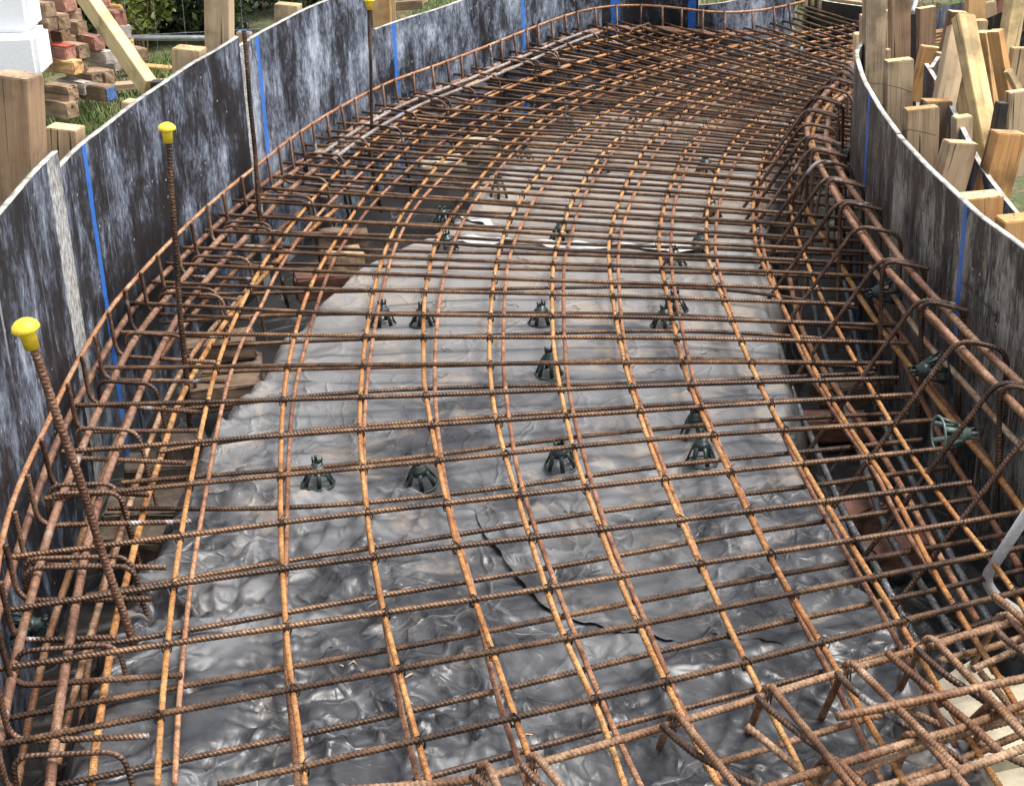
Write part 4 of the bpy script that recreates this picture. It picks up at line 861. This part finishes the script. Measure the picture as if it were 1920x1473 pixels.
side_chair(1610, 320, .02, M_CHAIR, CH, 'green bar chair wedged against the form at the crowded bend', .95, 3.3, .0)
side_chair(1612, 292, .02, M_CHAIR, CH, 'green bar chair above another, wedged at the far end of the right form', .95, 3.3, .2)
w_ = W(198, 655, -.2); make_chair(w_, M_CHAIR, CH, 'dark green bar chair deep in the left edge trench against the form', 'bar chairs in the edge trenches', .95, (0, 1.4, .4))
w_ = W(18, 1185, -.2); make_chair(w_, M_CHAIR, CH, 'dark green bar chair low at the left picture edge against the form', 'bar chairs in the edge trenches', .95, (0, 1.4, .2))

# ------------------------------------------------------------------ blocks, bricks, conduit, debris
def box_mesh(w, d, h, bev=.004, jag=0, seed=0):
    """w x d section, h along local Z from 0 to h, chamfered; separate end faces are part of it"""
    import bmesh
    bm = bmesh.new(); bmesh.ops.create_cube(bm, size=1.)
    for v in bm.verts: v.co = Vector((v.co.x*w, v.co.y*d, (v.co.z+.5)*h))
    bmesh.ops.bevel(bm, geom=list(bm.edges), offset=bev, segments=2, affect='EDGES')
    if jag:
        bmesh.ops.subdivide_edges(bm, edges=list(bm.edges), cuts=2, use_grid_fill=True)
        r = random.Random(seed)
        for v in bm.verts: v.co += Vector((r.uniform(-jag, jag), r.uniform(-jag, jag), r.uniform(-jag, jag)))
    me = bpy.data.meshes.new('board'); bm.to_mesh(me); bm.free(); return me
def basis(zv, xv):
    z = Vector(zv).normalized(); x = Vector(xv); x = (x-z*x.dot(z)).normalized(); y = z.cross(x)
    m = Matrix.Identity(4)
    for i in range(3): m[i][0] = x[i]; m[i][1] = y[i]; m[i][2] = z[i]
    return m
def beam(name, label, cat, a, b_, w, d, m, yaw=0., group=None, end_mat=None, bev=.0022, jag=0):
    """length runs a -> b_; b_ end is the upper/visible end; w wide across, d deep"""
    a = np.array(a); b_ = np.array(b_); L = float(np.linalg.norm(b_-a)); ax = b_-a
    xv = (math.cos(yaw), math.sin(yaw), 0) if abs(ax[2]) > .5*L else (0, 0, 1)
    root = thing(name, label, cat, tuple(a), group); mm = basis(ax, xv); root.rotation_euler = mm.to_euler()
    obj('shaft', box_mesh(w, d, L, bev, jag, rnd.randint(0, 999)), m, root)
    if end_mat:
        o = obj('sawn_end', box_mesh(w-2.2*bev, d-2.2*bev, .0024, .0004), end_mat, root); o.location = (0, 0, L-.0008)
    return root
M_BRK = simple('brick_dark', (.13, .06, .04), .85, 0, 25, .4, .8); M_BRK2 = simple('brick_brown', (.15, .10, .065), .85, 0, 25, .4, .8)
def brick(px, py, z, w, d, h, yaw, m, label, name='brick', cat='brick'):
    c = W(px, py, z); o = obj(name, box_mesh(w, d, h, .006, .0035, rnd.randint(0, 999)), m); o.location = (c[0], c[1], z-h); o.rotation_euler = (rnd.uniform(-.06, .06), rnd.uniform(-.06, .06), yaw)
    return tag(o, label, cat, 'bricks and stones in the trenches')
brick(412, 632, -.13, .23, .12, .07, .2, M_BRK2, 'brown brick in the left trench, uppermost of the pile beside the sheet')
brick(415, 715, -.16, .24, .12, .08, .1, M_BRK2, 'brown brick in the left trench just behind the first wide gap')
brick(425, 680, -.21, .24, .14, .08, .15, M_SHADED, 'grey brown block under the brick pile in the left trench', 'timber_block', 'block')
brick(345, 820, -.14, .13, .12, .12, .3, M_SHADED, 'dark timber block in the left trench beside the sheet edge', 'timber_block', 'block')
brick(318, 862, -.19, .26, .13, .12, .1, M_SHADED, 'long brown timber block low in the left trench', 'timber_block', 'block')
brick(300, 935, -.22, .3, .15, .12, .0, M_SHADED, 'grey timber block nearest in the left trench', 'timber_block', 'block')
brick(290, 990, -.26, .3, .15, .10, -.1, M_SHADED, 'thin grey block at the foot of the nearest left trench pile', 'timber_block', 'block')
brick(640, 470, -.10, .15, .12, .10, .3, M_PINE, 'splintered pale timber block beside the sheet behind the third gap', 'timber_block', 'block')
brick(640, 435, -.12, .2, .12, .08, .1, M_BRK2, 'tan brick beyond the splintered timber block', 'brick', 'brick')
brick(600, 510, -.16, .2, .12, .09, .2, M_BRK, 'dark red brick in shade near the splintered block')
brick(830, 300, -.12, .2, .14, .07, .2, M_STONE, 'pale stone at the far left edge of the sheet', 'stone', 'stone')
brick(900, 262, -.12, .16, .12, .07, .5, M_STONE, 'pale broken stone further along the far left edge', 'stone', 'stone')
brick(1600, 945, -.30, .17, .10, .08, .5, M_BRK, 'orange brown brick in the right trench in front of the steel bars')
brick(1590, 712, -.28, .22, .11, .07, .1, M_BRK2, 'tan brick in the right trench below the leaning stirrup')
brick(1560, 780, -.32, .22, .11, .07, -.1, M_BRK, 'dark red brick deep in the right trench')
brick(1585, 430, -.10, .07, .05, .05, .1, M_STONE, 'small pale block between stirrups at the right trench', 'stone', 'stone')
brick(1690, 1010, -.30, .2, .1, .07, .3, M_BRK, 'dark brick at the foot of the right form near the conduit')
brick(1905, 1345, -.20, .26, .20, .09, .3, M_STONE, 'large pale yellow stone block under the cage in the near right corner', 'stone', 'stone')
brick(1830, 1290, -.26, .18, .16, .09, .6, M_STONE, 'pale stone block left of the large yellow one in the near right corner', 'stone', 'stone')
brick(1845, 1440, -.24, .22, .18, .09, -.2, M_STONE, 'grey stained stone block at the bottom right of the picture', 'stone', 'stone')
P = fillet([W(1990, 1200, -.12), W(1868, 1120, -.12), W(1846, 1085, -.07), W(1950, 925, .20)], .06, 10); tag(tube('conduit', P, .0125, M_PVC, None, n=16), 'white plastic conduit pipe rising beside the right form', 'pipe')
for k in range(46):
    if k < 30: px, py = rnd.uniform(560, 1420), rnd.uniform(480, 1420)
    else: px, py = rnd.uniform(950, 1350), rnd.uniform(330, 700)
    w = W(px, py, -.09); L = rnd.uniform(.02, .07); a = rnd.uniform(-.7, .7) if rnd.random() < .7 else rnd.uniform(0, 6); c = rnd.uniform(-.02, .02)
    t = np.linspace(-.5, .5, 9); X_ = w[0]+np.cos(a)*t*L-np.sin(a)*c*(t*t*4-1)*.6; Y_ = w[1]+np.sin(a)*t*L+np.cos(a)*c*(t*t*4-1)*.6
    P = np.stack([X_, Y_, surf_z(X_, Y_)+.006+.003*np.sin(t*9)], -1)
    straw = k % 4 == 0
    o = tube('straw_stalk' if straw else 'wire_offcut', P, .0014 if straw else .0011, M_CUT if straw else M_WIRE, None, n=5)
    tag(o, 'loose dry stalk lying on the plastic sheet' if straw else 'short offcut of black tie wire lying on the plastic sheet', 'stalk' if straw else 'wire offcut', 'loose stalks on the sheet' if straw else 'wire offcuts on the sheet')

# ------------------------------------------------------------------ timber, stakes, stack
def stake(label, top, bot, Y, wpx, thick, m, yaw=0., end=M_CUT, Yb=None, group='timber stakes and braces behind the right form', name='timber_stake', cat='stake'):
    if group == gl:
        hh = hit(top[0], max(top[1], 3)+25, LWALL)
        if hh is not None: Y = max(Y, hh[0][1]+.22)
        if Yb: Yb = Y-.5
    t = Q(*top, Y); b_ = Q(*bot, Yb or Y); w = wpx*Y/F*(1.0 if group == gl else 1.1); thick *= 1.05
    if b_[2] > -.05 and bot[1] > 0:
        pass
    return beam(name, label, cat, b_, t, w, thick, m, yaw, group, end)
gl = 'timber posts and braces behind the left form'
stake('thick brown timber post at the left edge, foremost behind the left form', (32, 140), (48, 420), 4.75, 78, .085, M_BROWN, -.35, M_OLD, group=gl)
stake('short pale sawn post just right of the thick left edge post', (122, 238), (130, 420), 5.0, 62, .07, M_PINE, -.2, M_YELL, group=gl)
stake('tall weathered timber post left of the uncapped rod, cut by the picture top', (410, -60), (414, 240), 6.4, 48, .06, M_PINEG, -.25, M_CUT, group=gl)
stake('short pale square post between the leaning brace and the tall post', (355, 90), (358, 260), 6.1, 54, .08, M_PINE, -.2, M_YELL, group=gl)
stake('short sawn post top behind the form at the right of the tall post', (540, 8), (541, 200), 7.0, 45, .07, M_PINE, -.2, M_YELL, group=gl)
stake('low stump of a pale post just showing above the form near the brace foot', (248, 190), (250, 330), 5.6, 30, .06, M_PINE, -.2, M_YELL, group=gl)
stake('blue topped peg beside the uncapped rod', (458, 60), (459, 200), 6.5, 26, .04, M_PINE, -.2, M_PAINTB, group=gl)
stake('dark tarred stub at the foot of the leaning brace', (296, 152), (300, 260), 5.95, 24, .05, M_TAR, 0, None, group=gl)
stake('yellow orange brace board leaning down to the left form', (148, -25), (282, 168), 6.9, 40, .045, M_YELL, -.9, None, Yb=6.1, group=gl, name='timber_brace', cat='brace')
stake('pale post beyond the far capped rod at the top of the picture', (715, -40), (719, 80), 8.3, 34, .06, M_ORANGE, -.2, M_YELL, group=gl)
stake('slim upright lath beyond the far capped rod', (737, -40), (738, 60), 8.5, 8, .02, M_YELL, 0, None, group=gl)
stake('horizontal board fixed behind the far left form', (736, 12), (792, 8), 8.6, 16, .03, M_OLD, 0, None, group=gl, name='timber_brace', cat='brace')
stake('lower horizontal board fixed behind the far left form', (736, 28), (800, -2), 8.7, 10, .03, M_YELL, 0, None, group=gl, name='timber_brace', cat='brace')
# right side
stake('tall pale grey stake rising out of view at the far end of the right form', (1640, -60), (1636, 300), 6.45, 37, .04, M_PINEG, .12, None)
stake('narrow stake close behind the left side of the tall pale grey stake', (1622, 28), (1622, 260), 6.75, 16, .04, M_PINE, .1, M_CUT)
stake('small cream block capping the far end of the right rim', (1608, 63), (1608, 120), 6.9, 12, .05, M_CUT, 0, M_CUT)
stake('tall brown board with faded stencilled marks rising out of the picture', (1686, -60), (1686, 200), 7.0, 35, .04, M_BROWN, .2, None)
stake('wide short stake with a bright slanted top, left of the wire tied one', (1685, 112), (1680, 330), 5.95, 47, .045, M_PINEG, .15, M_YELL)
stake('brown board with a nail hole standing behind a black strip', (1736, 14), (1731, 180), 7.9, 34, .04, M_BROWN, .35, M_CUT)
stake('black strip standing between two brown boards', (1711, 26), (1711, 200), 7.6, 11, .02, M_TAR, 0, None)
stake('orange stained board with a pale top leaning behind the grey angled panel', (1747, 88), (1722, 190), 7.2, 38, .04, M_ORANGE, .1, M_YELL)
stake('wide stake with slanted orange top in front, third along the right rim', (1727, 202), (1722, 420), 5.2, 58, .045, M_PINEG, .1, M_ORANGE)
stake('split topped brown stake behind the slanted top stake', (1756, 188), (1735, 330), 5.65, 50, .05, M_OLD, .15, M_ORANGE)
stake('short stake with a muddy face and pale top beside the right rim', (1801, 266), (1764, 400), 4.85, 62, .04, M_OLD, .35, M_YELL)
stake('broad orange brown plank leaning at the right picture edge', (1890, 248), (1850, 400), 4.95, 60, .05, M_ORANGE, .3, M_ORANGE)
stake('left leg of the crossed braces, broad board with a sawn pale top', (1798, 53), (1760, 240), 5.85, 37, .04, M_PINE, .2, M_YELL, Yb=5.7)
stake('right leg of the crossed braces, long yellow board', (1806, 32), (1862, 320), 5.75, 34, .045, M_YELL, .45, M_YELL, Yb=5.35)
stake('brown board leaning behind the top of the crossed braces', (1796, 22), (1772, 130), 6.8, 32, .04, M_BROWN, .2, M_CUT)
stake('slim orange edged board right of the crossed braces', (1843, 60), (1864, 240), 6.3, 18, .05, M_ORANGE, .7, M_YELL)
stake('second slim orange edged board leaning beside the first', (1866, 58), (1908, 300), 6.1, 18, .05, M_ORANGE, .7, M_YELL)
stake('pinkish pale board with a square top behind the slim orange boards', (1832, 38), (1818, 160), 6.9, 34, .04, M_PINE, .15, M_YELL)
stake('bright yellow orange board leaning out of the top right corner', (1912, -45), (1876, 170), 6.6, 34, .045, M_YELL, .5, None)
stake('orange brown post cut by the top edge above the pinkish board', (1829, -50), (1827, 80), 7.6, 32, .04, M_ORANGE, .15, None)
stake('weathered reddish board near the top right behind the yellow board', (1893, -45), (1868, 60), 7.8, 28, .04, M_RED, .15, None)
stake('thin yellow lath slanting down at the right edge', (1890, 132), (1945, 240), 5.9, 12, .03, M_YELL, .3, None)
stake('short black tarred peg among the orange boards', (1879, 192), (1860, 290), 5.4, 18, .035, M_TAR, .2, None)
stake('small orange block behind the rim with a bright flat top', (1838, 365), (1832, 470), 4.52, 70, .07, M_ORANGE, .1, M_YELL)
stake('block with a bright orange top at the right picture edge beside the rim', (1905, 408), (1900, 490), 4.35, 60, .07, M_ORANGE, .1, M_ORANGE)
stake('short stake with a tilted pale top behind the grey angled panel', (1804, 218), (1800, 330), 5.35, 32, .04, M_PINEG, .2, M_YELL)
stake('horizontal pale batten end poking through the white rimmed panel', (1772, 158), (1755, 156), 5.9, 9, .05, M_CUT, 0, None)
stake('narrow brown board between the rim and the split topped stake', (1665, 92), (1663, 200), 6.6, 8, .03, M_PINE, 0, None)
stake('grey board standing at the far right behind the slim boards', (1909, 170), (1900, 330), 5.7, 40, .04, M_PINEG, .2, None)
stake('leaning brown board in the shade behind the crossed braces', (1812, 120), (1838, 330), 6.4, 50, .03, M_PINE, -.1, None)
stake('dark brown batten standing behind the slim orange boards', (1872, 110), (1880, 300), 6.5, 26, .03, M_PINE, .1, None)
for top, bot, Y, w_, m_, lb in [((1768, 100), (1742, 200), 6.7, 24, M_OLD, 'weathered offcut leaning behind the orange stained board'), ((1912, 90), (1890, 230), 6.4, 30, M_PINE, 'pale board beside the yellow one at the right picture edge'), ((1850, 5), (1858, 120), 7.7, 30, M_PINEG, 'grey weathered board between the posts at the top right'), ((1660, 20), (1664, 150), 7.3, 12, M_OLD, 'thin dark lath in the gap between the two tallest boards'), ((1790, 235), (1783, 330), 5.6, 20, M_PINE, 'short pale offcut behind the white rimmed panel')]:
    stake(lb, top, bot, Y, w_, .035, m_, rnd.uniform(-.3, .6), M_YELL)
# second form behind on the right (grey plywood with bright rims)
def free_panel(label, pts, zb, m, thick=.016):
    Pp = np.array([Q(*p) for p in pts]); C = resample(smooth(Pp, .05), 24)
    T = np.gradient(C[:, :2], axis=0); T /= np.linalg.norm(T, axis=1)[:, None]; Nn = np.stack([-T[:, 1], T[:, 0]], -1)
    O = C.copy(); O[:, :2] += Nn*thick; L = arclen(C); n = len(C)
    root = thing('formwork_panel', label, 'form panel', tuple(C[0]*[1, 1, 0]), 'plywood form panels behind the stakes'); o3 = C[0]*np.array([1, 1, 0])
    V = []; uv = []
    for A, sg in ((C, 0), (O, 5)):
        for z in (0, 1):
            for i in range(n): V.append((A[i, 0], A[i, 1], A[i, 2] if z else zb)); uv.append((L[i]+sg, A[i, 2] if z else zb))
    Fc = [(i, i+1, n+i+1, n+i) for i in range(n-1)]+[(2*n+i+1, 2*n+i, 3*n+i, 3*n+i+1) for i in range(n-1)]
    obj('face', fastmesh('face', np.array(V)-o3, Fc, uv), m, root)
    V = []; Fc = []
    for i in range(n): V += [(C[i, 0], C[i, 1], C[i, 2]+.0015), (O[i, 0], O[i, 1], O[i, 2]+.0015)]
    Fc = [(2*i, 2*i+1, 2*i+3, 2*i+2) for i in range(n-1)]
    obj('cut_edge', fastmesh('cut_edge', np.array(V)-o3, Fc, sm=False), M_PLYEDGE, root)
pg = ply_mat('ply_g', None, -.02, False, 61); pg2 = ply_mat('ply_h', None, -.07, False, 67); pg3 = ply_mat('ply_i', None, .06, True, 71)
free_panel('grey streaked plywood panel with a bright white rim angled between the stakes', [(1733, 120, 6.35), (1758, 160, 5.95), (1785, 210, 5.55), (1810, 260, 5.2), (1838, 315, 4.95), (1880, 372, 4.8), (1925, 425, 4.7)], -.05, pg)
free_panel('short plywood panel with a white rim joining the angled one at its far end', [(1772, 83, 7.0), (1757, 105, 6.7), (1742, 127, 6.45)], -.05, pg3)
free_panel('pale washed plywood panel standing far behind the stakes', [(1750, 17, 9.2), (1785, 10, 9.0), (1815, 3, 8.8)], -.05, pg2)
free_panel('black plywood panel with a white rim behind the slim orange boards', [(1840, 40, 7.6), (1868, 28, 7.5), (1898, 15, 7.4), (1960, -10, 7.2)], -.05, pg3)
free_panel('grey plywood panel edge standing at the right picture border', [(1885, 70, 7.0), (1930, 55, 6.9), (1990, 40, 6.8)], -.05, pg)
# far end board and posts
free_panel('black end board closing the far end of the form', [(1488, -14, 10.0), (1506, -8, 9.85), (1538, 1, 9.62), (1580, 8, 9.4), (1648, 17, 9.1)], -.55, M_TAR, .02)
beam('top_rail', 'pale timber rail lying along the top of the black end board', 'rail', Q(1538, -3, 9.70), Q(1650, 13, 9.18), .03, .05, M_PINE, 0, None, None)
for x in (1512, 1524): stake('pale peg hanging in the dark gap at the far end of the form', (x, -20), (x-1, 11), 9.55, 5, .03, M_PINEG, 0, None, group='pegs at the far end of the form')
stake('grey post at the left end of the black end board', (1538, -20), (1536, 22), 9.5, 6, .03, M_OLD, 0, None, group='pegs at the far end of the form')
beam('spoil_board', 'pink brown boarding behind the far end of the form', 'board', Q(1545, -30, 12.5), Q(1700, -20, 12.5), .3, .03, M_RED, 0, None, None)
# pvc standpipe behind right stakes
tag(tube('conduit', np.array([Q(1722, -20, 8.3), Q(1716, 8, 8.2), Q(1711, 22, 8.1)]), .012, M_PVC, None, n=12), 'grey plastic pipe stub among the far right stakes', 'pipe')
# wire ties around stakes on the right
for k, (pts, Yw) in enumerate([([(1622, 156), (1650, 157), (1664, 160), (1690, 166), (1708, 173)], 5.85), ([(1622, 162), (1640, 175), (1652, 196), (1660, 200)], 5.9), ([(1688, 250), (1705, 243), (1722, 246), (1755, 254)], 5.12)]):
    tag(tube('tie_wire', smooth([Q(*p, Yw) for p in pts], .02), .0014, M_WIRE, None, n=5), ['dark wire looped round the wide stake near the far end', 'dark wire trailing down from the rim beside the tall stake', 'dark wire tied round the slanted top stake'][k], 'wire')
tag(tube('wire_offcut', smooth([hit(*p, offset2(RW, .012))[0] for p in [(1802, 528), (1830, 553), (1868, 592)]], .02), .0022, M_WIRE, None, n=5), 'straight dark wire stuck on the right form above the thick bars', 'wire')

# timber stack at left
STK = [ # px, py centre of the visible end face, size px (w,h), length m, material, label, Y
 (122, 208, 44, 30, .35, M_OLD, 'bottom block of the stack, brown and nearest the grass', 7.25), (122, 176, 42, 28, .35, M_OLD, 'mossy rounded block second from the bottom at the front of the stack', 7.3),
 (158, 167, 30, 24, .4, M_GREYW, 'block with a whitewashed end above the grass', 7.45), (198, 176, 34, 28, .4, M_OLD, 'block with a blue painted end low in the stack', 7.4),
 (175, 150, 28, 26, .4, M_OLD, 'plain brown block left of the pale one above the blue ended block', 7.65), (200, 146, 26, 26, .4, M_OLD, 'plain tan block right above the blue ended block', 7.7),
 (122, 128, 60, 25, .45, M_ORANGE, 'bright orange block in the middle of the stack', 7.5), (112, 101, 52, 26, .45, M_RED, 'block with a red painted top on the orange block', 7.55), (150, 98, 30, 26, .45, M_OLD, 'tan block right beside the red topped one', 7.6),
 (190, 110, 46, 24, .5, M_GREYW, 'pale pinkish block near the brace', 7.8), (215, 124, 26, 20, .5, M_GREYW, 'grey block under the pale pinkish one', 7.9), (170, 82, 44, 26, .5, M_RED, 'reddish block above the pale pinkish one', 7.8),
 (145, 54, 30, 26, .5, M_OLD, 'upright looking brown block above the reddish one', 7.85), (82, 20, 38, 26, .45, M_OLD, 'grooved tan block at the upper left of the stack', 7.5), (84, 45, 38, 27, .45, M_OLD, 'tan block right under the grooved one', 7.5), (115, 42, 26, 28, .45, M_OLD, 'block with white marks beside the grooved one', 7.6),
 (78, 72, 30, 24, .45, M_BROWN, 'dark brown block in shade behind the foam', 7.6), (112, 70, 34, 22, .45, M_BROWN, 'dark split block in shade above the red topped one', 7.7), (132, 78, 18, 20, .45, M_OLD, 'small tan block end beside the dark split one', 7.75),
 (108, 8, 60, 30, .6, M_RED, 'big pinkish brown sleeper on top of the stack', 7.9), (138, 32, 26, 26, .5, M_OLD, 'tan block under the big sleeper', 7.95), (213, 36, 42, 28, .6, M_RED, 'red brown block high at the right of the brace', 8.5), (228, 62, 30, 26, .6, M_GREYW, 'white ended block right of the brace', 8.5),
 (236, 82, 26, 20, .6, M_YELL, 'yellow tan block under the white ended one', 8.55), (258, 104, 32, 24, .6, M_OLD, 'rough splintered block right of the brace foot', 8.3), (208, 16, 40, 8, .6, M_ORANGE, 'thin orange lath on the red brown block', 8.55), (212, 22, 36, 6, .6, M_OLD, 'thin brown lath beneath the orange lath', 8.5), (190, 8, 30, 22, .6, M_RED, 'reddish block behind the brace at the top of the picture', 8.6),
 (150, 125, 24, 22, .4, M_OLD, 'tan block end at the right end of the orange block', 7.6)]
for px, py, wx_, hx_, L, m, lab, Y in STK:
    h = hx_*Y/F*1.02; w = h*1.0; tot = wx_*Y/F*1.12; yaw2 = math.radians(52+rnd.uniform(-6, 6))
    L = max(.20, (tot-w*math.cos(yaw2))/math.sin(yaw2)); front = np.array([math.sin(yaw2), -math.cos(yaw2), 0])
    c = Q(px, py, Y)+np.array([tot/2-w*math.cos(yaw2)/2, 0, 0]); a_ = c-front*L; em = {'block with a blue painted end low in the stack': M_PAINTB, 'white ended block right of the brace': M_GREYW, 'block with a whitewashed end above the grass': M_PLYEDGE}.get(lab)
    o = beam('timber_block', lab, 'timber block', a_, c, h, w, m, 0, 'stacked timber blocks behind the left form', em, .005, .0025)
    if 'red painted top' in lab:
        t = obj('painted_face', box_mesh(.0025, w*.9, L*.96, .0005), M_PAINTR, o); t.location = (h*.5+.002, 0, .01)
for k, (px, py, L, yw, w_, lab) in enumerate([(250, 160, .45, .15, .09, 'flat weathered plank lying in the grass right of the stack'), (283, 128, .35, -.5, .07, 'splintered orange plank lying beyond the brace foot')]):
    c = W(px, py, .03); a_ = c-np.array([math.cos(yw), math.sin(yw), 0])*L*.5; b_ = c+np.array([math.cos(yw), math.sin(yw), 0])*L*.5; beam('plank', lab, 'plank', a_, b_, .03, w_, M_OLD if k == 0 else M_ORANGE, 0, 'planks lying in the grass', None)
# white foam blocks
def foam(label, x0, x1, y0, y1, Y, d):
    a = Q(x0, y1, Y); c = Q(x1, y0, Y); w, h = c[0]-a[0], c[2]-a[2]
    o = obj('foam_block', box_mesh(w, d, h, .02), M_FOAM); o.location = ((a[0]+c[0])/2, Y+d/2, a[2]); return tag(o, label, 'foam block', 'white foam blocks')
foam('lower white foam block at the left edge behind the thick post', -60, 64, 66, 152, 7.2, .25); foam('upper white foam block resting on the other at the top left corner', -60, 40, -60, 66, 7.25, .22)
# galvanised pipe, wire fence
tag(tube('metal_pipe', np.array([Q(235, 71, 8.95), Q(390, 72, 8.9), Q(480, 73, 8.85)]), .016, M_PIPE, None, n=14), 'galvanised pipe lying along the foot of the fence in front of the hedge', 'pipe')
fn = thing('wire_fence', 'thin wire mesh fence in front of the dark hedge at the top left', 'fence', (0, 9.05, 0))
for k in range(9):
    x = -2.7+k*.16; P = np.array([[x, 0, 0], [x+.01, 0, .45], [x-.005, 0, .9]]); tube('fence_wire', smooth(P), .0012, M_PIPE, fn, n=5)
for z in (.12, .33, .55, .8):
    P = np.array([[-2.9, 0, z], [-2., 0, z-.012], [-1.1, 0, z]]); tube('fence_wire', smooth(P), .0012, M_PIPE, fn, n=5)

# ------------------------------------------------------------------ planting
def leafmat(name, cols, trans=.2):
    m, nt, b = mat(name); at = nt.nodes.new('ShaderNodeAttribute'); at.attribute_name = 'rnd'
    pos = nt.nodes.new('ShaderNodeNewGeometry').outputs['Position']; n = noise(nt, pos, 5, 3)
    r = ramp(nt, math_(nt, 'ADD', math_(nt, 'MULTIPLY', at.outputs['Fac'], .7), math_(nt, 'MULTIPLY', n, .3)), cols)
    nt.links.new(r.outputs[0], b.inputs['Base Color']); b.inputs['Roughness'].default_value = .55; return m
def leaves(pts, size, seed=0, updir=.5):
    r = np.random.RandomState(seed); n = len(pts)
    d1 = r.normal(size=(n, 3)); d1 /= np.linalg.norm(d1, axis=1)[:, None]; d2 = r.normal(size=(n, 3)); d2[:, 2] += updir; d2 = np.cross(d1, d2); d2 /= np.linalg.norm(d2, axis=1)[:, None]
    s = size*(.6+.8*r.rand(n))[:, None]
    V = np.stack([pts-d1*s, pts+d2*s*.5, pts+d1*s, pts-d2*s*.5], 1).reshape(-1, 3); Fc = np.arange(4*n).reshape(-1, 4)
    me = fastmesh('foliage', V, Fc, sm=False); a = me.attributes.new('rnd', 'FLOAT', 'POINT'); a.data.foreach_set('value', np.repeat(r.rand(n), 4).astype(np.float32)); return me
M_LEAF = leafmat('dark_hedge_leaf', [(.2, (.010, .022, .008)), (.6, (.03, .06, .02)), (.9, (.09, .14, .04))])
M_LEAFY = leafmat('yellow_green_leaf', [(.2, (.05, .08, .015)), (.6, (.20, .24, .05)), (.9, (.42, .40, .12))])
def shrub(label, c, rad, n, m, size, seed, cat='shrub', group='hedge plants behind the fence'):
    root = thing('shrub', label, cat, (c[0], c[1], 0), group); r = np.random.RandomState(seed)
    cl = r.normal(size=(26, 3)); cl /= np.linalg.norm(cl, axis=1)[:, None]; cl *= (.55+.4*r.rand(26))[:, None]*np.array(rad)
    q = cl[r.randint(0, 26, n)]+r.normal(size=(n, 3))*np.array(rad)*.17; q[:, 2] = np.abs(q[:, 2]+c[2])
    obj('foliage', leaves(q, size, seed), m, root)
    for k in range(7):
        a = cl[k]*.8; P = smooth([[a[0]*.2, a[1]*.2, -.02], [a[0]*.6, a[1]*.5, c[2]*.6], [a[0], a[1], max(.1, a[2]+c[2])]]); tube('stem', P, .006, M_BROWN, root, n=5)
for k, (x, y, rr) in enumerate([(-2.95, 9.5, .6), (-2.25, 9.5, .55), (-1.75, 9.6, .5), (-1.25, 10.3, .5), (-3.7, 10.2, .8)]):
    shrub(['dark hedge shrub behind the timber stack', 'dark hedge shrub behind the galvanised pipe', 'dark hedge shrub right of the tall post', 'dark hedge shrub furthest right above the left form', 'dark hedge shrub hidden behind the foam'][k], (x, y, .55), (rr, .40, .75), 9000, M_LEAF, .024, 100+k)
q = Q(258, 18, 9.1); shrub('yellow green leafy shrub in front of the dark hedge', (q[0], 9.15, .33), (.20, .10, .24), 1500, M_LEAFY, .026, 140)
tag(obj('hedge', leaves(nr.normal(size=(9000, 3))*np.array([3.2, .35, .55])+np.array([-2.3, 11.6, .6]), .04, 160), M_LEAF), 'dark hedge mass closing the view at the top left', 'hedge', None, 'stuff')
# grass
def grass(name, n, xr_, yr_, seed, h=(.02, .07), flt=None):
    r = np.random.RandomState(seed); x = r.uniform(*xr_, n); y = r.uniform(*yr_, n); cl = vnoise(x, y, 4, 31)+.5*vnoise(x, y, 11, 32); k = (cl > -.35) & (~inside(x, y)); x, y, cl = x[k], y[k], cl[k]; n = len(x)
    hh = r.uniform(*h, n)*(1+.5*cl); a = r.uniform(0, 6.28, n); w = r.uniform(.0015, .0035, n); ln = r.uniform(.1, .9, n)*hh; b = r.uniform(0, 6.28, n)
    B = np.stack([x, y, np.full(n, -.02)], -1); T = np.stack([np.cos(a)*w, np.sin(a)*w, 0*a], -1); Mid = B+np.stack([np.cos(b)*ln*.35, np.sin(b)*ln*.35, hh*.65], -1); Top = B+np.stack([np.cos(b)*ln, np.sin(b)*ln, hh], -1)
    V = np.stack([B-T, B+T, Mid+T*.7, Mid-T*.7, Top+T*.1, Top-T*.1], 1).reshape(-1, 3); i = np.arange(n)[:, None]*6
    Fc = np.vstack([i+np.array([0, 1, 2, 3]), i+np.array([3, 2, 4, 5])]); me = fastmesh(name, V, Fc, sm=False)
    at = me.attributes.new('rnd', 'FLOAT', 'POINT'); at.data.foreach_set('value', np.repeat(np.clip(r.rand(n)*.8+cl*.15, 0, 1), 6).astype(np.float32)); return me
M_GRASS = leafmat('grass_blade', [(.1, (.03, .07, .012)), (.45, (.09, .16, .03)), (.7, (.20, .25, .07)), (.95, (.42, .38, .20))])
M_STRAW = leafmat('straw_blade', [(.1, (.12, .09, .05)), (.5, (.30, .24, .14)), (.9, (.5, .43, .27))])
tag(obj('grass', grass('grass', 42000, (-3.4, -.6), (5.0, 9.0), 41), M_GRASS), 'ragged green grass behind the left form', 'grass', None, 'stuff')
tag(obj('dry_grass', grass('dry_grass', 16000, (1.4, 4.0), (3.5, 9.5), 43, (.02, .05)), M_STRAW), 'dry straw littering the ground behind the right form', 'straw', None, 'stuff')
tag(obj('far_grass', grass('far_grass', 16000, (-1.2, 3.5), (9.2, 12.5), 44, (.03, .08)), M_GRASS), 'bright grass patches beyond the far end of the form', 'grass', None, 'stuff')
